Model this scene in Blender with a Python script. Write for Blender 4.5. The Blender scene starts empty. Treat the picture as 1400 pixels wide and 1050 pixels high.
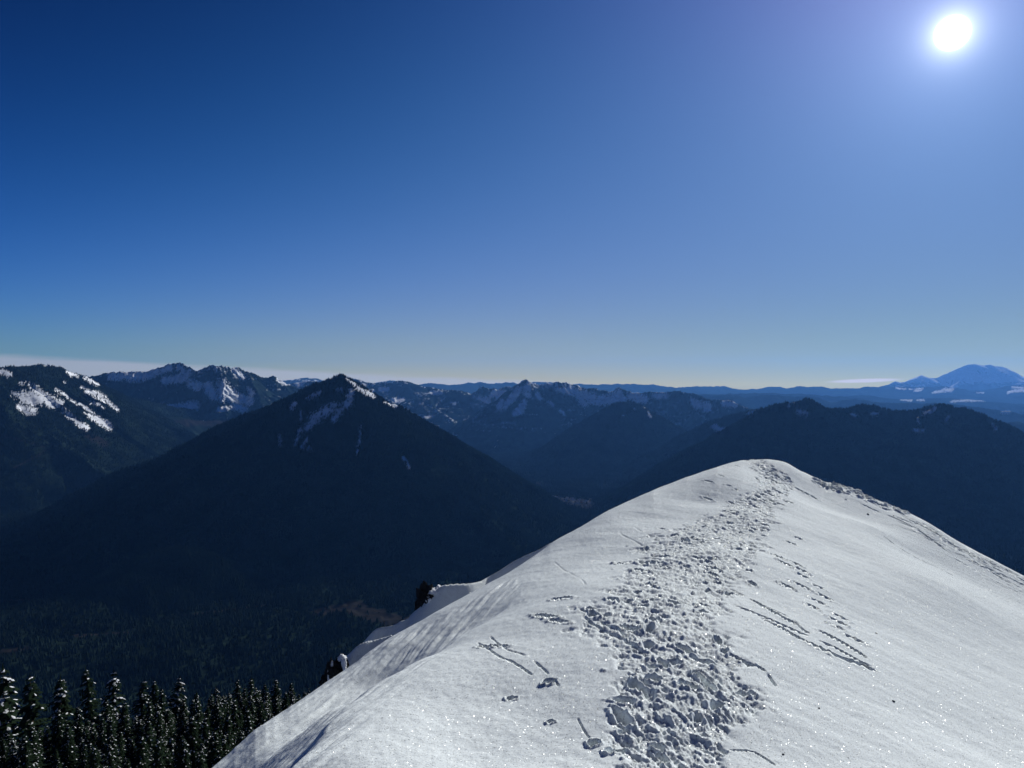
import bpy, math, random
import numpy as np
from mathutils import Vector

random.seed(7)
RNG = np.random.default_rng(7)
F = 1010.0                      # focal length in photo pixels (1400 wide)
SC = bpy.context.scene
COL = SC.collection
SUN_AZ, SUN_EL = math.radians(30.8), math.radians(22.2)
SUN_DIR = Vector((math.cos(SUN_EL)*math.sin(SUN_AZ), math.cos(SUN_EL)*math.cos(SUN_AZ), math.sin(SUN_EL)))

# ------------------------------------------------------------------ noise
def _hash(ix, iy, seed):
    h = (ix.astype(np.int64)*374761393 + iy.astype(np.int64)*668265263 + seed*2147483) & 0x7fffffff
    h = ((h ^ (h >> 13))*1274126177) & 0x7fffffff
    return (h ^ (h >> 16)) & 0xffff

def pn(x, y, seed=0):
    x = np.asarray(x, dtype=np.float64); y = np.asarray(y, dtype=np.float64)
    ix = np.floor(x); iy = np.floor(y)
    fx = x-ix; fy = y-iy
    ix = ix.astype(np.int64); iy = iy.astype(np.int64)
    ux = fx*fx*fx*(fx*(fx*6-15)+10); uy = fy*fy*fy*(fy*(fy*6-15)+10)
    def g(dx, dy):
        a = _hash(ix+dx, iy+dy, seed)*(2*math.pi/65536.0)
        return np.cos(a)*(fx-dx)+np.sin(a)*(fy-dy)
    a, b, c, d = g(0, 0), g(1, 0), g(0, 1), g(1, 1)
    return ((a+(b-a)*ux)+((c+(d-c)*ux)-(a+(b-a)*ux))*uy)*1.45

def fbm(x, y, o=4, seed=0, gain=.5):
    s = 0; a = 1
    for i in range(o):
        s = s+a*pn(x*2**i+i*17.3, y*2**i-i*9.1, seed+i); a *= gain
    return s

def rid(x, y, o=4, seed=0, gain=.5):
    s = 0; a = 1
    for i in range(o):
        s = s+a*(1-2*np.abs(pn(x*2**i+i*7.7, y*2**i+i*3.1, seed+i))); a *= gain
    return s

def sstep(a, b, x):
    t = np.clip((x-a)/(b-a), 0, 1)
    return t*t*(3-2*t)

# ------------------------------------------------------------------ objects
def tag(o, label=None, cat=None, group=None, kind=None):
    if label: o['label'] = label
    if cat: o['category'] = cat
    if group: o['group'] = group
    if kind: o['kind'] = kind
    return o

def raw_mesh(name, V, loops, nside, smooth=True, colors=None, matidx=None):
    """mesh from arrays; every face has nside corners"""
    me = bpy.data.meshes.new(name)
    V = np.ascontiguousarray(V, dtype=np.float32); loops = np.ascontiguousarray(loops, dtype=np.int32).ravel()
    nf = len(loops)//nside
    me.vertices.add(len(V)); me.vertices.foreach_set('co', V.ravel())
    me.loops.add(len(loops)); me.loops.foreach_set('vertex_index', loops)
    me.polygons.add(nf)
    me.polygons.foreach_set('loop_start', np.arange(0, nf*nside, nside, dtype=np.int32))
    me.polygons.foreach_set('use_smooth', np.full(nf, smooth))
    if matidx is not None: me.polygons.foreach_set('material_index', np.asarray(matidx, dtype=np.int32))
    if colors is not None:
        ca = me.color_attributes.new('cover', 'FLOAT_COLOR', 'POINT')
        c = np.ones((len(V), 4), dtype=np.float32); c[:, :3] = colors
        ca.data.foreach_set('color', c.ravel())
    me.update(calc_edges=True); me.validate()
    return me

def link(name, me, mats, parent=None):
    o = bpy.data.objects.new(name, me); COL.objects.link(o)
    for m in mats: me.materials.append(m)
    if parent: o.parent = parent
    return o

def grid_loops(nr, nc, wrap=False):
    i = np.arange(nr-1)[:, None]; j = np.arange(nc if wrap else nc-1)[None, :]
    j2 = (j+1) % nc
    a = i*nc+j; b = i*nc+j2; c = (i+1)*nc+j2; d = (i+1)*nc+j
    return np.stack([a, b, c, d], -1).reshape(-1, 4)

def spline(pts, n):
    """Catmull-Rom through the points (rows), n samples per span"""
    P = np.array(pts, float); P = np.vstack([2*P[0]-P[1], P, 2*P[-1]-P[-2]])
    out = []
    for k in range(1, len(P)-2):
        t = np.linspace(0, 1, n, endpoint=False)[:, None]
        a, b, c, d = P[k-1], P[k], P[k+1], P[k+2]
        out.append(.5*((2*b)+(c-a)*t+(2*a-5*b+4*c-d)*t**2+(3*b-a-3*c+d)*t**3))
    return np.vstack(out+[P[-2:-1]])

def stroke_mask(U, Vv, strokes):
    """strokes: list of [(u, v, w), ...] in photo coordinates. 1 on the line, 0 at w away"""
    m = np.zeros(U.shape)
    for st in strokes:
        if len(st) == 1: st = [st[0], (st[0][0]+.01, st[0][1], st[0][2])]
        us = [p[0] for p in st]; vs = [p[1] for p in st]; W = max(p[2] for p in st)
        sel = (U > min(us)-W) & (U < max(us)+W) & (Vv > min(vs)-W) & (Vv < max(vs)+W)
        if not sel.any(): continue
        u = U[sel]; v = Vv[sel]; best = np.zeros(u.shape)
        for (a, b, w), (c, d, w2) in zip(st[:-1], st[1:]):
            L2 = (c-a)**2+(d-b)**2+1e-9
            t = np.clip(((u-a)*(c-a)+(v-b)*(d-b))/L2, 0, 1)
            dd = np.hypot(u-a-t*(c-a), v-b-t*(d-b))
            best = np.maximum(best, 1-dd/(w+(w2-w)*t))
        m[sel] = np.maximum(m[sel], best)
    return m

# ------------------------------------------------------------------ materials
def new_mat(name):
    m = bpy.data.materials.new(name); m.use_nodes = True
    nt = m.node_tree; bs = nt.nodes['Principled BSDF']
    bs.inputs['Specular IOR Level'].default_value = 0
    return m, nt, bs

def nn(nt, t, **kw):
    n = nt.nodes.new(t)
    for k, v in kw.items(): setattr(n, k, v)
    return n

def math_n(nt, op, a, b=None, c=None, clamp=False):
    n = nn(nt, 'ShaderNodeMath', operation=op); n.use_clamp = clamp
    for i, x in enumerate((a, b, c)):
        if x is None: continue
        if isinstance(x, (int, float)): n.inputs[i].default_value = x
        else: nt.links.new(x, n.inputs[i])
    return n.outputs[0]

def mat_cover(name, nscale, var=.35, rough=.9, bump=0):
    """terrain: colour attribute varied by noise"""
    m, nt, bs = new_mat(name); L = nt.links
    at = nn(nt, 'ShaderNodeAttribute', attribute_name='cover')
    geo = nn(nt, 'ShaderNodeNewGeometry')
    no = nn(nt, 'ShaderNodeTexNoise'); no.inputs['Scale'].default_value = nscale
    no.inputs['Detail'].default_value = 6; no.inputs['Roughness'].default_value = .65
    L.new(geo.outputs['Position'], no.inputs['Vector'])
    mr = nn(nt, 'ShaderNodeMapRange'); mr.inputs[1].default_value = .25; mr.inputs[2].default_value = .75
    mr.inputs[3].default_value = 1-var; mr.inputs[4].default_value = 1+var
    L.new(no.outputs['Fac'], mr.inputs[0])
    vm = nn(nt, 'ShaderNodeVectorMath', operation='SCALE')
    L.new(at.outputs['Color'], vm.inputs[0]); L.new(mr.outputs[0], vm.inputs['Scale'])
    L.new(vm.outputs[0], bs.inputs['Base Color'])
    bs.inputs['Roughness'].default_value = rough; bs.inputs['Specular IOR Level'].default_value = 0
    if bump:
        bp = nn(nt, 'ShaderNodeBump'); bp.inputs['Distance'].default_value = bump
        bp.inputs['Strength'].default_value = .8
        L.new(no.outputs['Fac'], bp.inputs['Height']); L.new(bp.outputs[0], bs.inputs['Normal'])
    return m

def mat_snow(name):
    m, nt, bs = new_mat(name); L = nt.links
    geo = nn(nt, 'ShaderNodeNewGeometry')
    bs.inputs['Base Color'].default_value = (.84, .90, .92, 1)
    bs.inputs['Roughness'].default_value = .8; bs.inputs['Specular IOR Level'].default_value = 0
    # grain
    no = nn(nt, 'ShaderNodeTexNoise'); no.inputs['Scale'].default_value = 38
    no.inputs['Detail'].default_value = 5; no.inputs['Roughness'].default_value = .75
    L.new(geo.outputs['Position'], no.inputs['Vector'])
    no2 = nn(nt, 'ShaderNodeTexNoise'); no2.inputs['Scale'].default_value = 4.5
    no2.inputs['Detail'].default_value = 6; no2.inputs['Roughness'].default_value = .6
    mp = nn(nt, 'ShaderNodeMapping'); mp.inputs['Rotation'].default_value = (0, 0, math.radians(-38))
    mp.inputs['Scale'].default_value = (.45, 1.5, 1)
    L.new(geo.outputs['Position'], mp.inputs['Vector']); L.new(mp.outputs[0], no2.inputs['Vector'])
    b1 = nn(nt, 'ShaderNodeBump'); b1.inputs['Distance'].default_value = .012; b1.inputs['Strength'].default_value = .32
    b2 = nn(nt, 'ShaderNodeBump'); b2.inputs['Distance'].default_value = .02; b2.inputs['Strength'].default_value = .3
    L.new(no2.outputs['Fac'], b2.inputs['Height'])
    L.new(no.outputs['Fac'], b1.inputs['Height']); L.new(b2.outputs[0], b1.inputs['Normal'])
    L.new(b1.outputs[0], bs.inputs['Normal'])
    # crystals: rare cells with their own facet direction, two sizes
    out = nt.nodes['Material Output']; prev = bs.outputs[0]
    for size, thr in ((170, .80), (85, .965)):
        vo = nn(nt, 'ShaderNodeTexVoronoi'); vo.inputs['Scale'].default_value = size
        L.new(geo.outputs['Position'], vo.inputs['Vector'])
        sep = nn(nt, 'ShaderNodeSeparateColor'); L.new(vo.outputs['Color'], sep.inputs[0])
        near = math_n(nt, 'LESS_THAN', vo.outputs['Distance'], .42)
        pick = math_n(nt, 'GREATER_THAN', sep.outputs[2], thr)
        fac = math_n(nt, 'MULTIPLY', near, pick)
        cx = math_n(nt, 'MULTIPLY_ADD', sep.outputs[0], 1.5, -.75)
        cy = math_n(nt, 'MULTIPLY_ADD', sep.outputs[1], 1.5, -.75)
        cv = nn(nt, 'ShaderNodeCombineXYZ'); L.new(cx, cv.inputs[0]); L.new(cy, cv.inputs[1])
        ad = nn(nt, 'ShaderNodeVectorMath', operation='ADD')
        L.new(geo.outputs['Normal'], ad.inputs[0]); L.new(cv.outputs[0], ad.inputs[1])
        nz = nn(nt, 'ShaderNodeVectorMath', operation='NORMALIZE'); L.new(ad.outputs[0], nz.inputs[0])
        gl = nn(nt, 'ShaderNodeBsdfGlossy'); gl.inputs['Roughness'].default_value = .25
        gl.inputs['Color'].default_value = (.13, .13, .13, 1)
        L.new(nz.outputs[0], gl.inputs['Normal'])
        mx = nn(nt, 'ShaderNodeMixShader'); L.new(fac, mx.inputs[0]); L.new(prev, mx.inputs[1]); L.new(gl.outputs[0], mx.inputs[2])
        prev = mx.outputs[0]
    L.new(prev, out.inputs['Surface'])
    return m

def mat_simple(name, col, rough=.8, nscale=3, var=.4):
    m, nt, bs = new_mat(name); L = nt.links
    tc = nn(nt, 'ShaderNodeTexCoord'); no = nn(nt, 'ShaderNodeTexNoise')
    no.inputs['Scale'].default_value = nscale; no.inputs['Detail'].default_value = 5
    L.new(tc.outputs['Object'], no.inputs['Vector'])
    r = nn(nt, 'ShaderNodeValToRGB')
    r.color_ramp.elements[0].position = .3; r.color_ramp.elements[1].position = .7
    r.color_ramp.elements[0].color = tuple(c*(1-var) for c in col)+(1,)
    r.color_ramp.elements[1].color = tuple(min(1, c*(1+var)) for c in col)+(1,)
    L.new(no.outputs['Fac'], r.inputs[0]); L.new(r.outputs[0], bs.inputs['Base Color'])
    bs.inputs['Roughness'].default_value = rough
    bp = nn(nt, 'ShaderNodeBump'); bp.inputs['Strength'].default_value = .5
    L.new(no.outputs['Fac'], bp.inputs['Height']); L.new(bp.outputs[0], bs.inputs['Normal'])
    return m

M_SNOW = mat_snow('snow')
M_FAR = mat_cover('mountain_cover', .012, .4, bump=6)
M_VALLEY = mat_cover('valley_cover', .02, .45, bump=5)
M_NEEDLE = mat_simple('needles', (.014, .024, .014), .8, .6, .5)
M_FOREST = mat_simple('forest_needles', (.011, .020, .0165), .9, .004, .5)
M_TSNOW = mat_simple('tree_snow', (.78, .81, .86), .6, 3, .1)
M_BARK = mat_simple('bark', (.06, .045, .035), .9, 6, .4)
M_ROCK = mat_simple('rock', (.026, .029, .033), .85, 7, .5)

# ------------------------------------------------------------------ mountains
FOREST = np.array([.011, .020, .015]); SNOWC = np.array([.78, .81, .86])
ROCKC = np.array([.07, .065, .065]); BROWN = np.array([.024, .023, .022])

def P3(u, v, D):
    return np.array([(u-700)/F*D, D, (525-v)/F*D])

def ridge_height(X, Y, lines, base):
    """max over ridge segments of z - slope*dist; also returns dist to crest and along-crest coordinate"""
    H = np.full(X.shape, -1e9); DD = np.zeros(X.shape); SS = np.zeros(X.shape)
    for li, (pts, slope) in enumerate(lines):
        s0 = li*977.0*(1 if abs(pts[0][1]) > 500 else .01)
        for a, b in zip(pts[:-1], pts[1:]):
            dx, dy = b[0]-a[0], b[1]-a[1]; L = math.hypot(dx, dy)+1e-9
            t = np.clip(((X-a[0])*dx+(Y-a[1])*dy)/(L*L), 0, 1)
            d = np.hypot(X-a[0]-t*dx, Y-a[1]-t*dy)
            h = a[2]+(b[2]-a[2])*t-slope*d
            k = h > H
            H[k] = h[k]; DD[k] = d[k]; SS[k] = (s0+t*L)[k]
            s0 += L
    return H, DD, SS

def mountain(name, lines, u0, u1, D0, D1, base, slope=.65, spur=None, jag=6, jagl=120, gully=(120, 220),
             step=1.3, nrow=260, snow=(), snowstripe=.5, brown=(), capsnow=None, rough=0, label=None, mat=None,
             trees=0, tree_h=24, drow=1.0, seed=1, floor_under=40, warp=.10):
    rnd = np.random.default_rng(seed)
    ls = []
    if D1 > 24000:                              # the farthest ranges stand nearer and smaller, within the air box
        far = lambda D: D if D < 20000 else 20000+(D-20000)*.5
        k = far((D0+D1)/2)/((D0+D1)/2); D0, D1 = far(D0), far(D1)
        lines = [([(a, b, far(c)) for a, b, c in ln[0]], ln[1]) if isinstance(ln, tuple) else [(a, b, far(c)) for a, b, c in ln] for ln in lines]
        jag *= k; jagl *= k; gully = (gully[0]*k, gully[1]*k); spur = (spur[0]*k, spur[1], spur[2]*k)
        if capsnow: capsnow = (capsnow[0]*k, capsnow[1]*k, capsnow[2])
    for ln in lines:
        sl = slope
        if isinstance(ln, tuple): ln, sl = ln
        P = spline([P3(*p) for p in ln], 5)
        ls.append([P, sl])
    if spur:                                    # side ridges running down from the crests
        every, ratio, length = spur
        add = []
        for P, sl in ls:
            acc = rnd.uniform(0, every)
            for a, b in zip(P[:-1], P[1:]):
                d = b[:2]-a[:2]; L = np.hypot(*d); acc += L
                if acc > every and L > 0:
                    acc = rnd.uniform(-.3, .3)*every
                    n = np.array([d[1], -d[0]])/L
                    for sg in (1, -1):
                        ang = rnd.uniform(-.5, .5)
                        dr = sg*np.array([n[0]*math.cos(ang)-n[1]*math.sin(ang), n[0]*math.sin(ang)+n[1]*math.cos(ang)])
                        ln_ = length*rnd.uniform(.6, 1.2); pts = [np.array([b[0], b[1], b[2]-.04*ln_*sl])]
                        for k in range(6):
                            p = pts[-1].copy(); w = rnd.uniform(-.25, .25)
                            dr = np.array([dr[0]-w*dr[1], dr[1]+w*dr[0]]); dr /= np.hypot(*dr)
                            p[:2] += dr*ln_/6; p[2] -= ln_/6*sl*ratio*rnd.uniform(.8, 1.15); pts.append(p)
                        add.append([np.array(pts), sl*1.05])
        ls += add
    us = np.arange(u0, u1+step, step); th = (us-700)/F           # tan of azimuth
    t = np.linspace(0, 1, nrow)**drow; Ds = D0+(D1-D0)*t
    Y = np.repeat(Ds[:, None], len(us), 1); X = Y*th[None, :]
    # wobble the plan a little so that crests are not ruler lines
    wl = jagl*4
    Xw = X+fbm(X/wl, Y/wl, 3, seed+50)*wl*warp; Yw = Y+fbm(X/wl+31, Y/wl+7, 3, seed+60)*wl*warp
    H, DD, SS = ridge_height(Xw, Yw, [(p, s) for p, s in ls], base)
    ga, gl = gully
    amp = np.clip(DD/(gl*2.2), 0, 1)
    H = H-amp*ga*(.5-.5*rid(SS/gl, DD/(gl*4.5), 3, seed+3))*1.0
    H = H+jag*fbm(X/jagl, Y/jagl, 4, seed+9, .6)*(.35+.65*(1-amp))+(rough*fbm(X/gl*1.3, Y/gl*1.3, 5, seed+23, .62))
    H = np.maximum(H, base-floor_under)
    U = 700+F*X/Y; Vv = 525-F*H/Y
    c = np.repeat(FOREST[None], X.size, 0).reshape(X.shape+(3,))
    c = c*np.clip(1+.5*fbm(X/gl, Y/gl, 4, seed+70)+.3*fbm(X/(gl*6), Y/(gl*6), 2, seed+72), .4, 2.2)[..., None]
    nz = rid(SS/(gl*.5), DD/(gl*2.5), 4, seed+5, .6)*snowstripe+.35*fbm(U/3.0, Vv/3.0, 3, seed+15)
    sm = stroke_mask(U, Vv, snow)*1.15 if len(snow) else np.zeros(X.shape)
    m = np.where(sm > 0, sstep(.48, .72, sm*1.0+nz*.72+.72*fbm(U/1.5, Vv/1.2, 3, seed+16, .75)-.06), 0)
    if capsnow:
        z0, z1, amt = capsnow
        cap = sstep(z0, z1, H)*amt
        m = np.maximum(m, sstep(.47, .68, cap+nz*.42))
    if len(brown):
        bm = sstep(.3, .6, stroke_mask(U, Vv, brown)+.3*fbm(U/8, Vv/4, 4, seed+33))[..., None]
        c = c*(1-bm)+BROWN*bm*(1+.4*fbm(U/3, Vv/2, 3, seed+34))[..., None]
    c = c*(1-m[..., None])+SNOWC*m[..., None]
    V = np.stack([X, Y, H], -1).reshape(-1, 3)
    me = raw_mesh(name, V, grid_loops(len(Ds), len(us)), 4, True, np.clip(c, 0, 1).reshape(-1, 3))
    o = link(name, me, [mat or M_FAR])
    tag(o, label, None, None, 'structure')
    if trees:
        forest_on(X, Y, H, m, trees, tree_h, base, seed, label, U, Vv)
    return o

def cones(P, h, r, seed, sides=5):
    """merged narrow conifers for a far-off wood"""
    n = len(P); rg = np.random.default_rng(seed)
    a = np.arange(sides)*2*math.pi/sides
    rot = rg.uniform(0, 6.28, n)[:, None]
    ring = np.stack([P[:, 0:1]+np.cos(a+rot)*r[:, None], P[:, 1:2]+np.sin(a+rot)*r[:, None],
                     np.repeat(P[:, 2:3], sides, 1)+h[:, None]*.05], -1)
    tip = P+np.stack([rg.uniform(-.05, .05, n)*h, rg.uniform(-.05, .05, n)*h, h], -1)
    V = np.concatenate([ring, tip[:, None, :]], 1).reshape(-1, 3)
    k = np.arange(n)[:, None]*(sides+1); j = np.arange(sides)[None, :]
    L = np.stack([k+j, k+(j+1) % sides, np.repeat(k+sides, sides, 1)], -1)
    return V, L.reshape(-1, 3)

def forest_on(X, Y, H, snowm, n, th, base, seed, label, U, Vv, zmin=None, keep=None):
    rg = np.random.default_rng(seed+400)
    nr, nc = X.shape
    # area weights so that trees are spread evenly over the ground
    da = np.abs((X[:-1, 1:]-X[:-1, :-1])*(Y[1:, :-1]-Y[:-1, :-1])).ravel()
    ok = (H[:-1, :-1] > base+2) & ((snowm[:-1, :-1] < .4) | (rg.random((nr-1, nc-1)) < .06))
    if keep is not None: ok &= keep[:-1, :-1]
    w = da*ok.ravel(); w = np.cumsum(w); w /= w[-1]
    idx = np.searchsorted(w, rg.random(n)); i, j = np.divmod(idx, nc-1)
    f, g = rg.random(n), rg.random(n)
    def bil(A): return (A[i, j]*(1-f)+A[i+1, j]*f)*(1-g)+(A[i, j+1]*(1-f)+A[i+1, j+1]*f)*g
    P = np.stack([bil(X), bil(Y), bil(H)], -1)
    h = th*rg.uniform(.45, 1.25, n)*(1+.35*pn(P[:, 0]/150, P[:, 1]/150, seed)); r = h*rg.uniform(.22, .34, n)
    V, L = cones(P, h, r, seed)
    o = link('forest', raw_mesh('forest', V, L, 3, False), [M_FOREST])
    tag(o, 'dark conifer forest covering the '+label, None, None, 'stuff')

FLOOR = -1100
def build_mountains():
    # the big dark pyramid
    mountain('mountain', [
        [(-160, 790, 5200), (-60, 745, 5350), (0, 718, 5450), (50, 702, 5500), (100, 676, 5600), (150, 649, 5700), (200, 631, 5800), (255, 606, 5900),
         (300, 581, 5950), (345, 563, 6000), (380, 549, 6000), (400, 540, 6000), (420, 529, 6000), (440, 522.5, 6000), (453, 518.5, 6000), (460, 515, 6000), (466, 511.5, 6000), (472, 516, 6000), (481, 524, 6000),
         (500, 534, 6020), (520, 546, 6050), (545, 555, 6080), (570, 569, 6100), (600, 586, 6120), (640, 611, 6150), (680, 636, 6180),
         (710, 652, 6200), (740, 673, 6200), (770, 691, 6200), (800, 706, 6200), (860, 745, 6200)],
        ([(466, 514, 6000), (478, 560, 5750), (500, 620, 5300), (520, 700, 4800), (540, 790, 4300)], .62),
        ([(345, 564, 6000), (330, 640, 5350), (300, 720, 4800), (280, 800, 4300)], .62)],
        -200, 880, 3600, 7600, FLOOR, .62, spur=(650, .80, 1400), jag=5, jagl=90, gully=(30, 150), step=1.25, nrow=330,
        snow=[[(473, 518, 2), (486, 527, 3)], [(487, 529, 4), (493, 533, 4)], [(497, 535, 4), (510, 541, 5)], [(526, 549, 3), (541, 556, 4)],
              [(420, 545, 3), (432, 540, 5), (438, 536, 3)], [(460, 533, 3), (465, 534, 5)], [(480, 536, 6), (476, 552, 7), (464, 562, 8), (455, 575, 5)],
              [(459, 555, 7), (445, 562, 10), (432, 572, 12), (425, 580, 9), (418, 587, 6), (410, 590, 3)], [(403, 553, 5), (399, 559, 4)],
              [(410, 585, 4), (407, 598, 4), (402, 611, 3)], [(420, 600, 3), (413, 612, 5), (425, 614, 4)], [(382, 596, 3), (383, 609, 4)],
              [(493, 582, 2.4), (492, 600, 3), (488, 620, 2.5)], [(411, 563, 3), (411, 576, 3)], [(551, 625, 2), (556, 632, 3), (560, 640, 2)]],
        snowstripe=.45, warp=.02, label='dark forested pyramid mountain with a snowy gully below its summit', trees=80000, tree_h=21, seed=3)
    # left mountain, running away to the right
    mountain('mountain', [
        [(-180, 520, 7000), (-100, 512, 7400), (0, 501, 8000), (22, 502, 8200), (45, 499.5, 8500), (66, 499.5, 8800), (80, 502, 9000), (90, 507, 9200), (104, 512, 9600), (118, 515, 9900),
         (135, 524, 10300), (160, 537, 10800), (200, 548, 11300), (240, 556, 11800), (300, 566, 12500), (380, 580, 13500)],
        ([(20, 503, 8200), (40, 560, 7600), (90, 610, 7200), (160, 660, 6900), (230, 700, 6800)], .6),
        ([(-60, 520, 7600), (-20, 590, 7000), (40, 650, 6700), (100, 700, 6500)], .6),
        ([(104, 513, 9600), (150, 560, 9100), (210, 600, 8600), (280, 640, 8200)], .6)],
        -200, 420, 5800, 15500, FLOOR, .6, spur=(900, .82, 1500), jag=10, jagl=90, gully=(70, 220), step=1.2, nrow=420, drow=1.3,
        snow=[[(16, 538, 3), (25, 541, 9), (33, 543, 12), (45, 547, 13), (54, 548, 10)], [(26, 555, 5), (38, 562, 7), (47, 562, 7)], [(40, 527, 4), (50, 533, 8), (58, 540, 9), (66, 545, 10), (74, 549, 12), (84, 551, 6)],
              [(66, 551, 7), (76, 555, 5)], [(84, 557, 4), (92, 566, 6), (103, 575, 6), (118, 585, 5)], [(77, 533, 4), (84, 538, 4), (90, 540, 3)], [(91, 542, 2.5), (100, 549, 2.5), (107, 555, 3)],
              [(108, 553, 3), (118, 559, 4), (128, 564, 2)], [(116, 565, 3), (128, 571, 6), (140, 577, 7), (150, 585, 6)], [(118, 536, 4), (128, 538, 6), (138, 543, 6), (148, 550, 4), (161, 561, 3)],
              [(124, 551, 3), (134, 553, 3), (142, 558, 2)], [(92, 508, 3), (99, 512, 6), (106, 515, 3)], [(117, 517, 4), (126, 522, 4), (135, 527, 3)], [(86, 522, 2), (90, 524, 2)],
              [(62, 499, 2), (70, 499, 2)], [(110, 530, 2), (117, 531, 2)], [(3, 508, 5), (12, 512, 6)], [(28, 525, 4), (34, 523, 3)]],
        brown=[[(115, 592, 5), (130, 600, 10), (145, 608, 8)], [(0, 595, 3), (60, 610, 3)], [(20, 640, 3), (70, 612, 2)]],
        snowstripe=.5, label='left forested mountain with bright sunlit snow patches', trees=70000, tree_h=21, seed=11)
    # twin peaks behind it
    mountain('mountain', [
        [(60, 530, 13000), (116, 517, 13000), (140, 511, 13200), (165, 508, 13300), (200, 507, 13500), (222, 501, 13600), (243, 496, 13700), (256, 501, 13600), (268, 508, 13400),
         (284, 500.5, 13200), (290, 499.5, 13200), (296, 501, 13200), (304, 500, 13300), (316, 503.5, 13400), (322, 501.5, 13500), (336, 507, 13600), (350, 512, 13700), (366, 516.5, 13800), (371, 514, 13800), (378, 518, 13900),
         (392, 524, 14000), (410, 532, 14300), (440, 545, 14500)],
        ([(300, 501, 13200), (306, 530, 12600), (300, 560, 12000)], .7), ([(336, 507, 13600), (350, 530, 12900), (360, 560, 12200)], .7), ([(268, 508, 13400), (240, 535, 12700), (220, 570, 12100)], .7)],
        50, 450, 10500, 15500, FLOOR, .75, spur=(420, .7, 900), jag=22, jagl=90, gully=(110, 130), step=.9, nrow=340,
        snow=[[(150, 514, 6), (190, 515, 9), (215, 508, 7), (232, 503, 5)], [(225, 520, 6), (250, 517, 7), (258, 508, 5)], [(244, 502, 4), (250, 506, 5)], [(320, 505, 5), (326, 512, 6), (333, 515, 4)],
              [(262, 525, 8), (270, 528, 8)], [(285, 530, 9), (292, 540, 8)], [(305, 530, 12), (312, 540, 13), (325, 545, 8)], [(303, 545, 6), (312, 542, 5)], [(328, 545, 8), (340, 548, 8)],
              [(340, 531, 4), (344, 538, 5)], [(220, 556, 5), (240, 558, 6), (265, 555, 9)], [(320, 555, 7), (335, 560, 6)], [(300, 560, 4), (310, 558, 4)], [(380, 519, 3), (388, 523, 4), (396, 524, 3)], [(110, 533, 3), (130, 528, 3)]],
        capsnow=(-100, 450, .25), snowstripe=.6, label='rugged twin snowy peaks behind the left mountain', seed=21)
    # valley slopes below them
    mountain('hills', [
        [(150, 600, 9800), (220, 570, 10600), (280, 575, 11000), (340, 572, 11500), (420, 560, 12000), (500, 560, 12500)]],
        100, 560, 8200, 13500, FLOOR, .5, spur=(600, .7, 800), jag=10, jagl=90, gully=(50, 180), step=1.3, nrow=150,
        brown=[[(230, 580, 8), (330, 575, 8), (370, 560, 8)]], label='low forested hills in the valley behind the pyramid mountain', seed=31)
    # ridges to the right of the pyramid
    mountain('hills', [
        [(380, 530, 19000), (400, 524, 19000), (425, 521, 19000), (440, 522, 19000), (476, 516, 19000), (490, 519, 19000), (503, 523, 19000), (530, 523, 19000), (556, 520.5, 19000), (566, 525, 19000), (578, 528, 19000), (600, 532, 19000), (640, 540, 19000)],
        ([(530, 560, 15500), (570, 545, 16000), (600, 534, 16500), (625, 534, 16500), (645, 540, 16500), (680, 555, 16500)], .4)],
        360, 720, 13500, 21500, FLOOR, .42, spur=(900, .75, 2200), jag=18, jagl=200, gully=(110, 350), step=1.2, nrow=240,
        snow=[[(538, 547, 4), (545, 548, 4), (551, 546, 3)], [(590, 537, 3), (603, 537, 3)], [(620, 552, 2), (622, 552, 2)], [(385, 522, 3), (395, 524, 3)], [(520, 532, 4), (530, 533, 3)], [(405, 525, 4), (412, 526, 3)]],
        capsnow=(-60, 250, .3), snowstripe=.8, label='hazy forested ridges behind the right side of the pyramid', seed=41)
    # central jagged peak and its long ridge
    mountain('mountain', [
        [(560, 640, 13000), (600, 606, 13500), (625, 590, 13800), (655, 570, 14000), (680, 550, 14000), (700, 531, 14000), (710, 522.5, 14000), (718, 519, 14000), (725, 522.5, 14000), (735, 525, 14050), (745, 525, 14100), (756, 523, 14100), (775, 523, 14200), (787, 526.5, 14200),
         (797, 529.5, 14200), (803, 531, 14100), (815, 531.5, 14000), (837, 535.5, 13900), (847, 530, 13800), (858, 535, 13700), (872, 537, 13600), (890, 535.5, 13500), (920, 535, 13400), (930, 534.5, 13300), (945, 537, 13200), (960, 542, 13000),
         (975, 546.5, 12800), (995, 547, 12700), (1010, 552, 12500), (1030, 560, 12300), (1080, 575, 12000)],
        ([(718, 521, 14000), (735, 560, 13300), (750, 600, 12700)], .7), ([(797, 530, 14200), (800, 560, 13500)], .7)],
        540, 1100, 10500, 16000, FLOOR, .7, spur=(520, .8, 1500), jag=22, jagl=100, gully=(120, 170), step=.95, nrow=360,
        snow=[[(722, 524, 4), (719, 534, 7), (722, 540, 5)], [(710, 532, 5), (700, 545, 6), (690, 556, 4)], [(683, 556, 5), (686, 548, 4)], [(717, 550, 5), (712, 560, 7), (703, 566, 4)], [(735, 539, 4), (738, 545, 3)],
              [(750, 549, 2.5), (757, 554, 2.5)], [(766, 561, 3), (771, 566, 2.5)], [(779, 561, 2.5)], [(763, 533, 4), (780, 535, 6), (800, 540, 8), (810, 545, 9)], [(820, 548, 8), (832, 546, 9), (845, 541, 10), (852, 545, 6)],
              [(862, 541, 7), (880, 545, 7)], [(895, 541, 5), (910, 541, 5)], [(948, 549, 5), (955, 554, 8), (967, 556, 8)], [(990, 552, 5), (1004, 553, 5)], [(780, 528, 4), (800, 552, 6)]],
        capsnow=(-170, 60, .30), snowstripe=.7, label='central rugged ridge led by a pointed snowy summit', seed=51)
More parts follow.
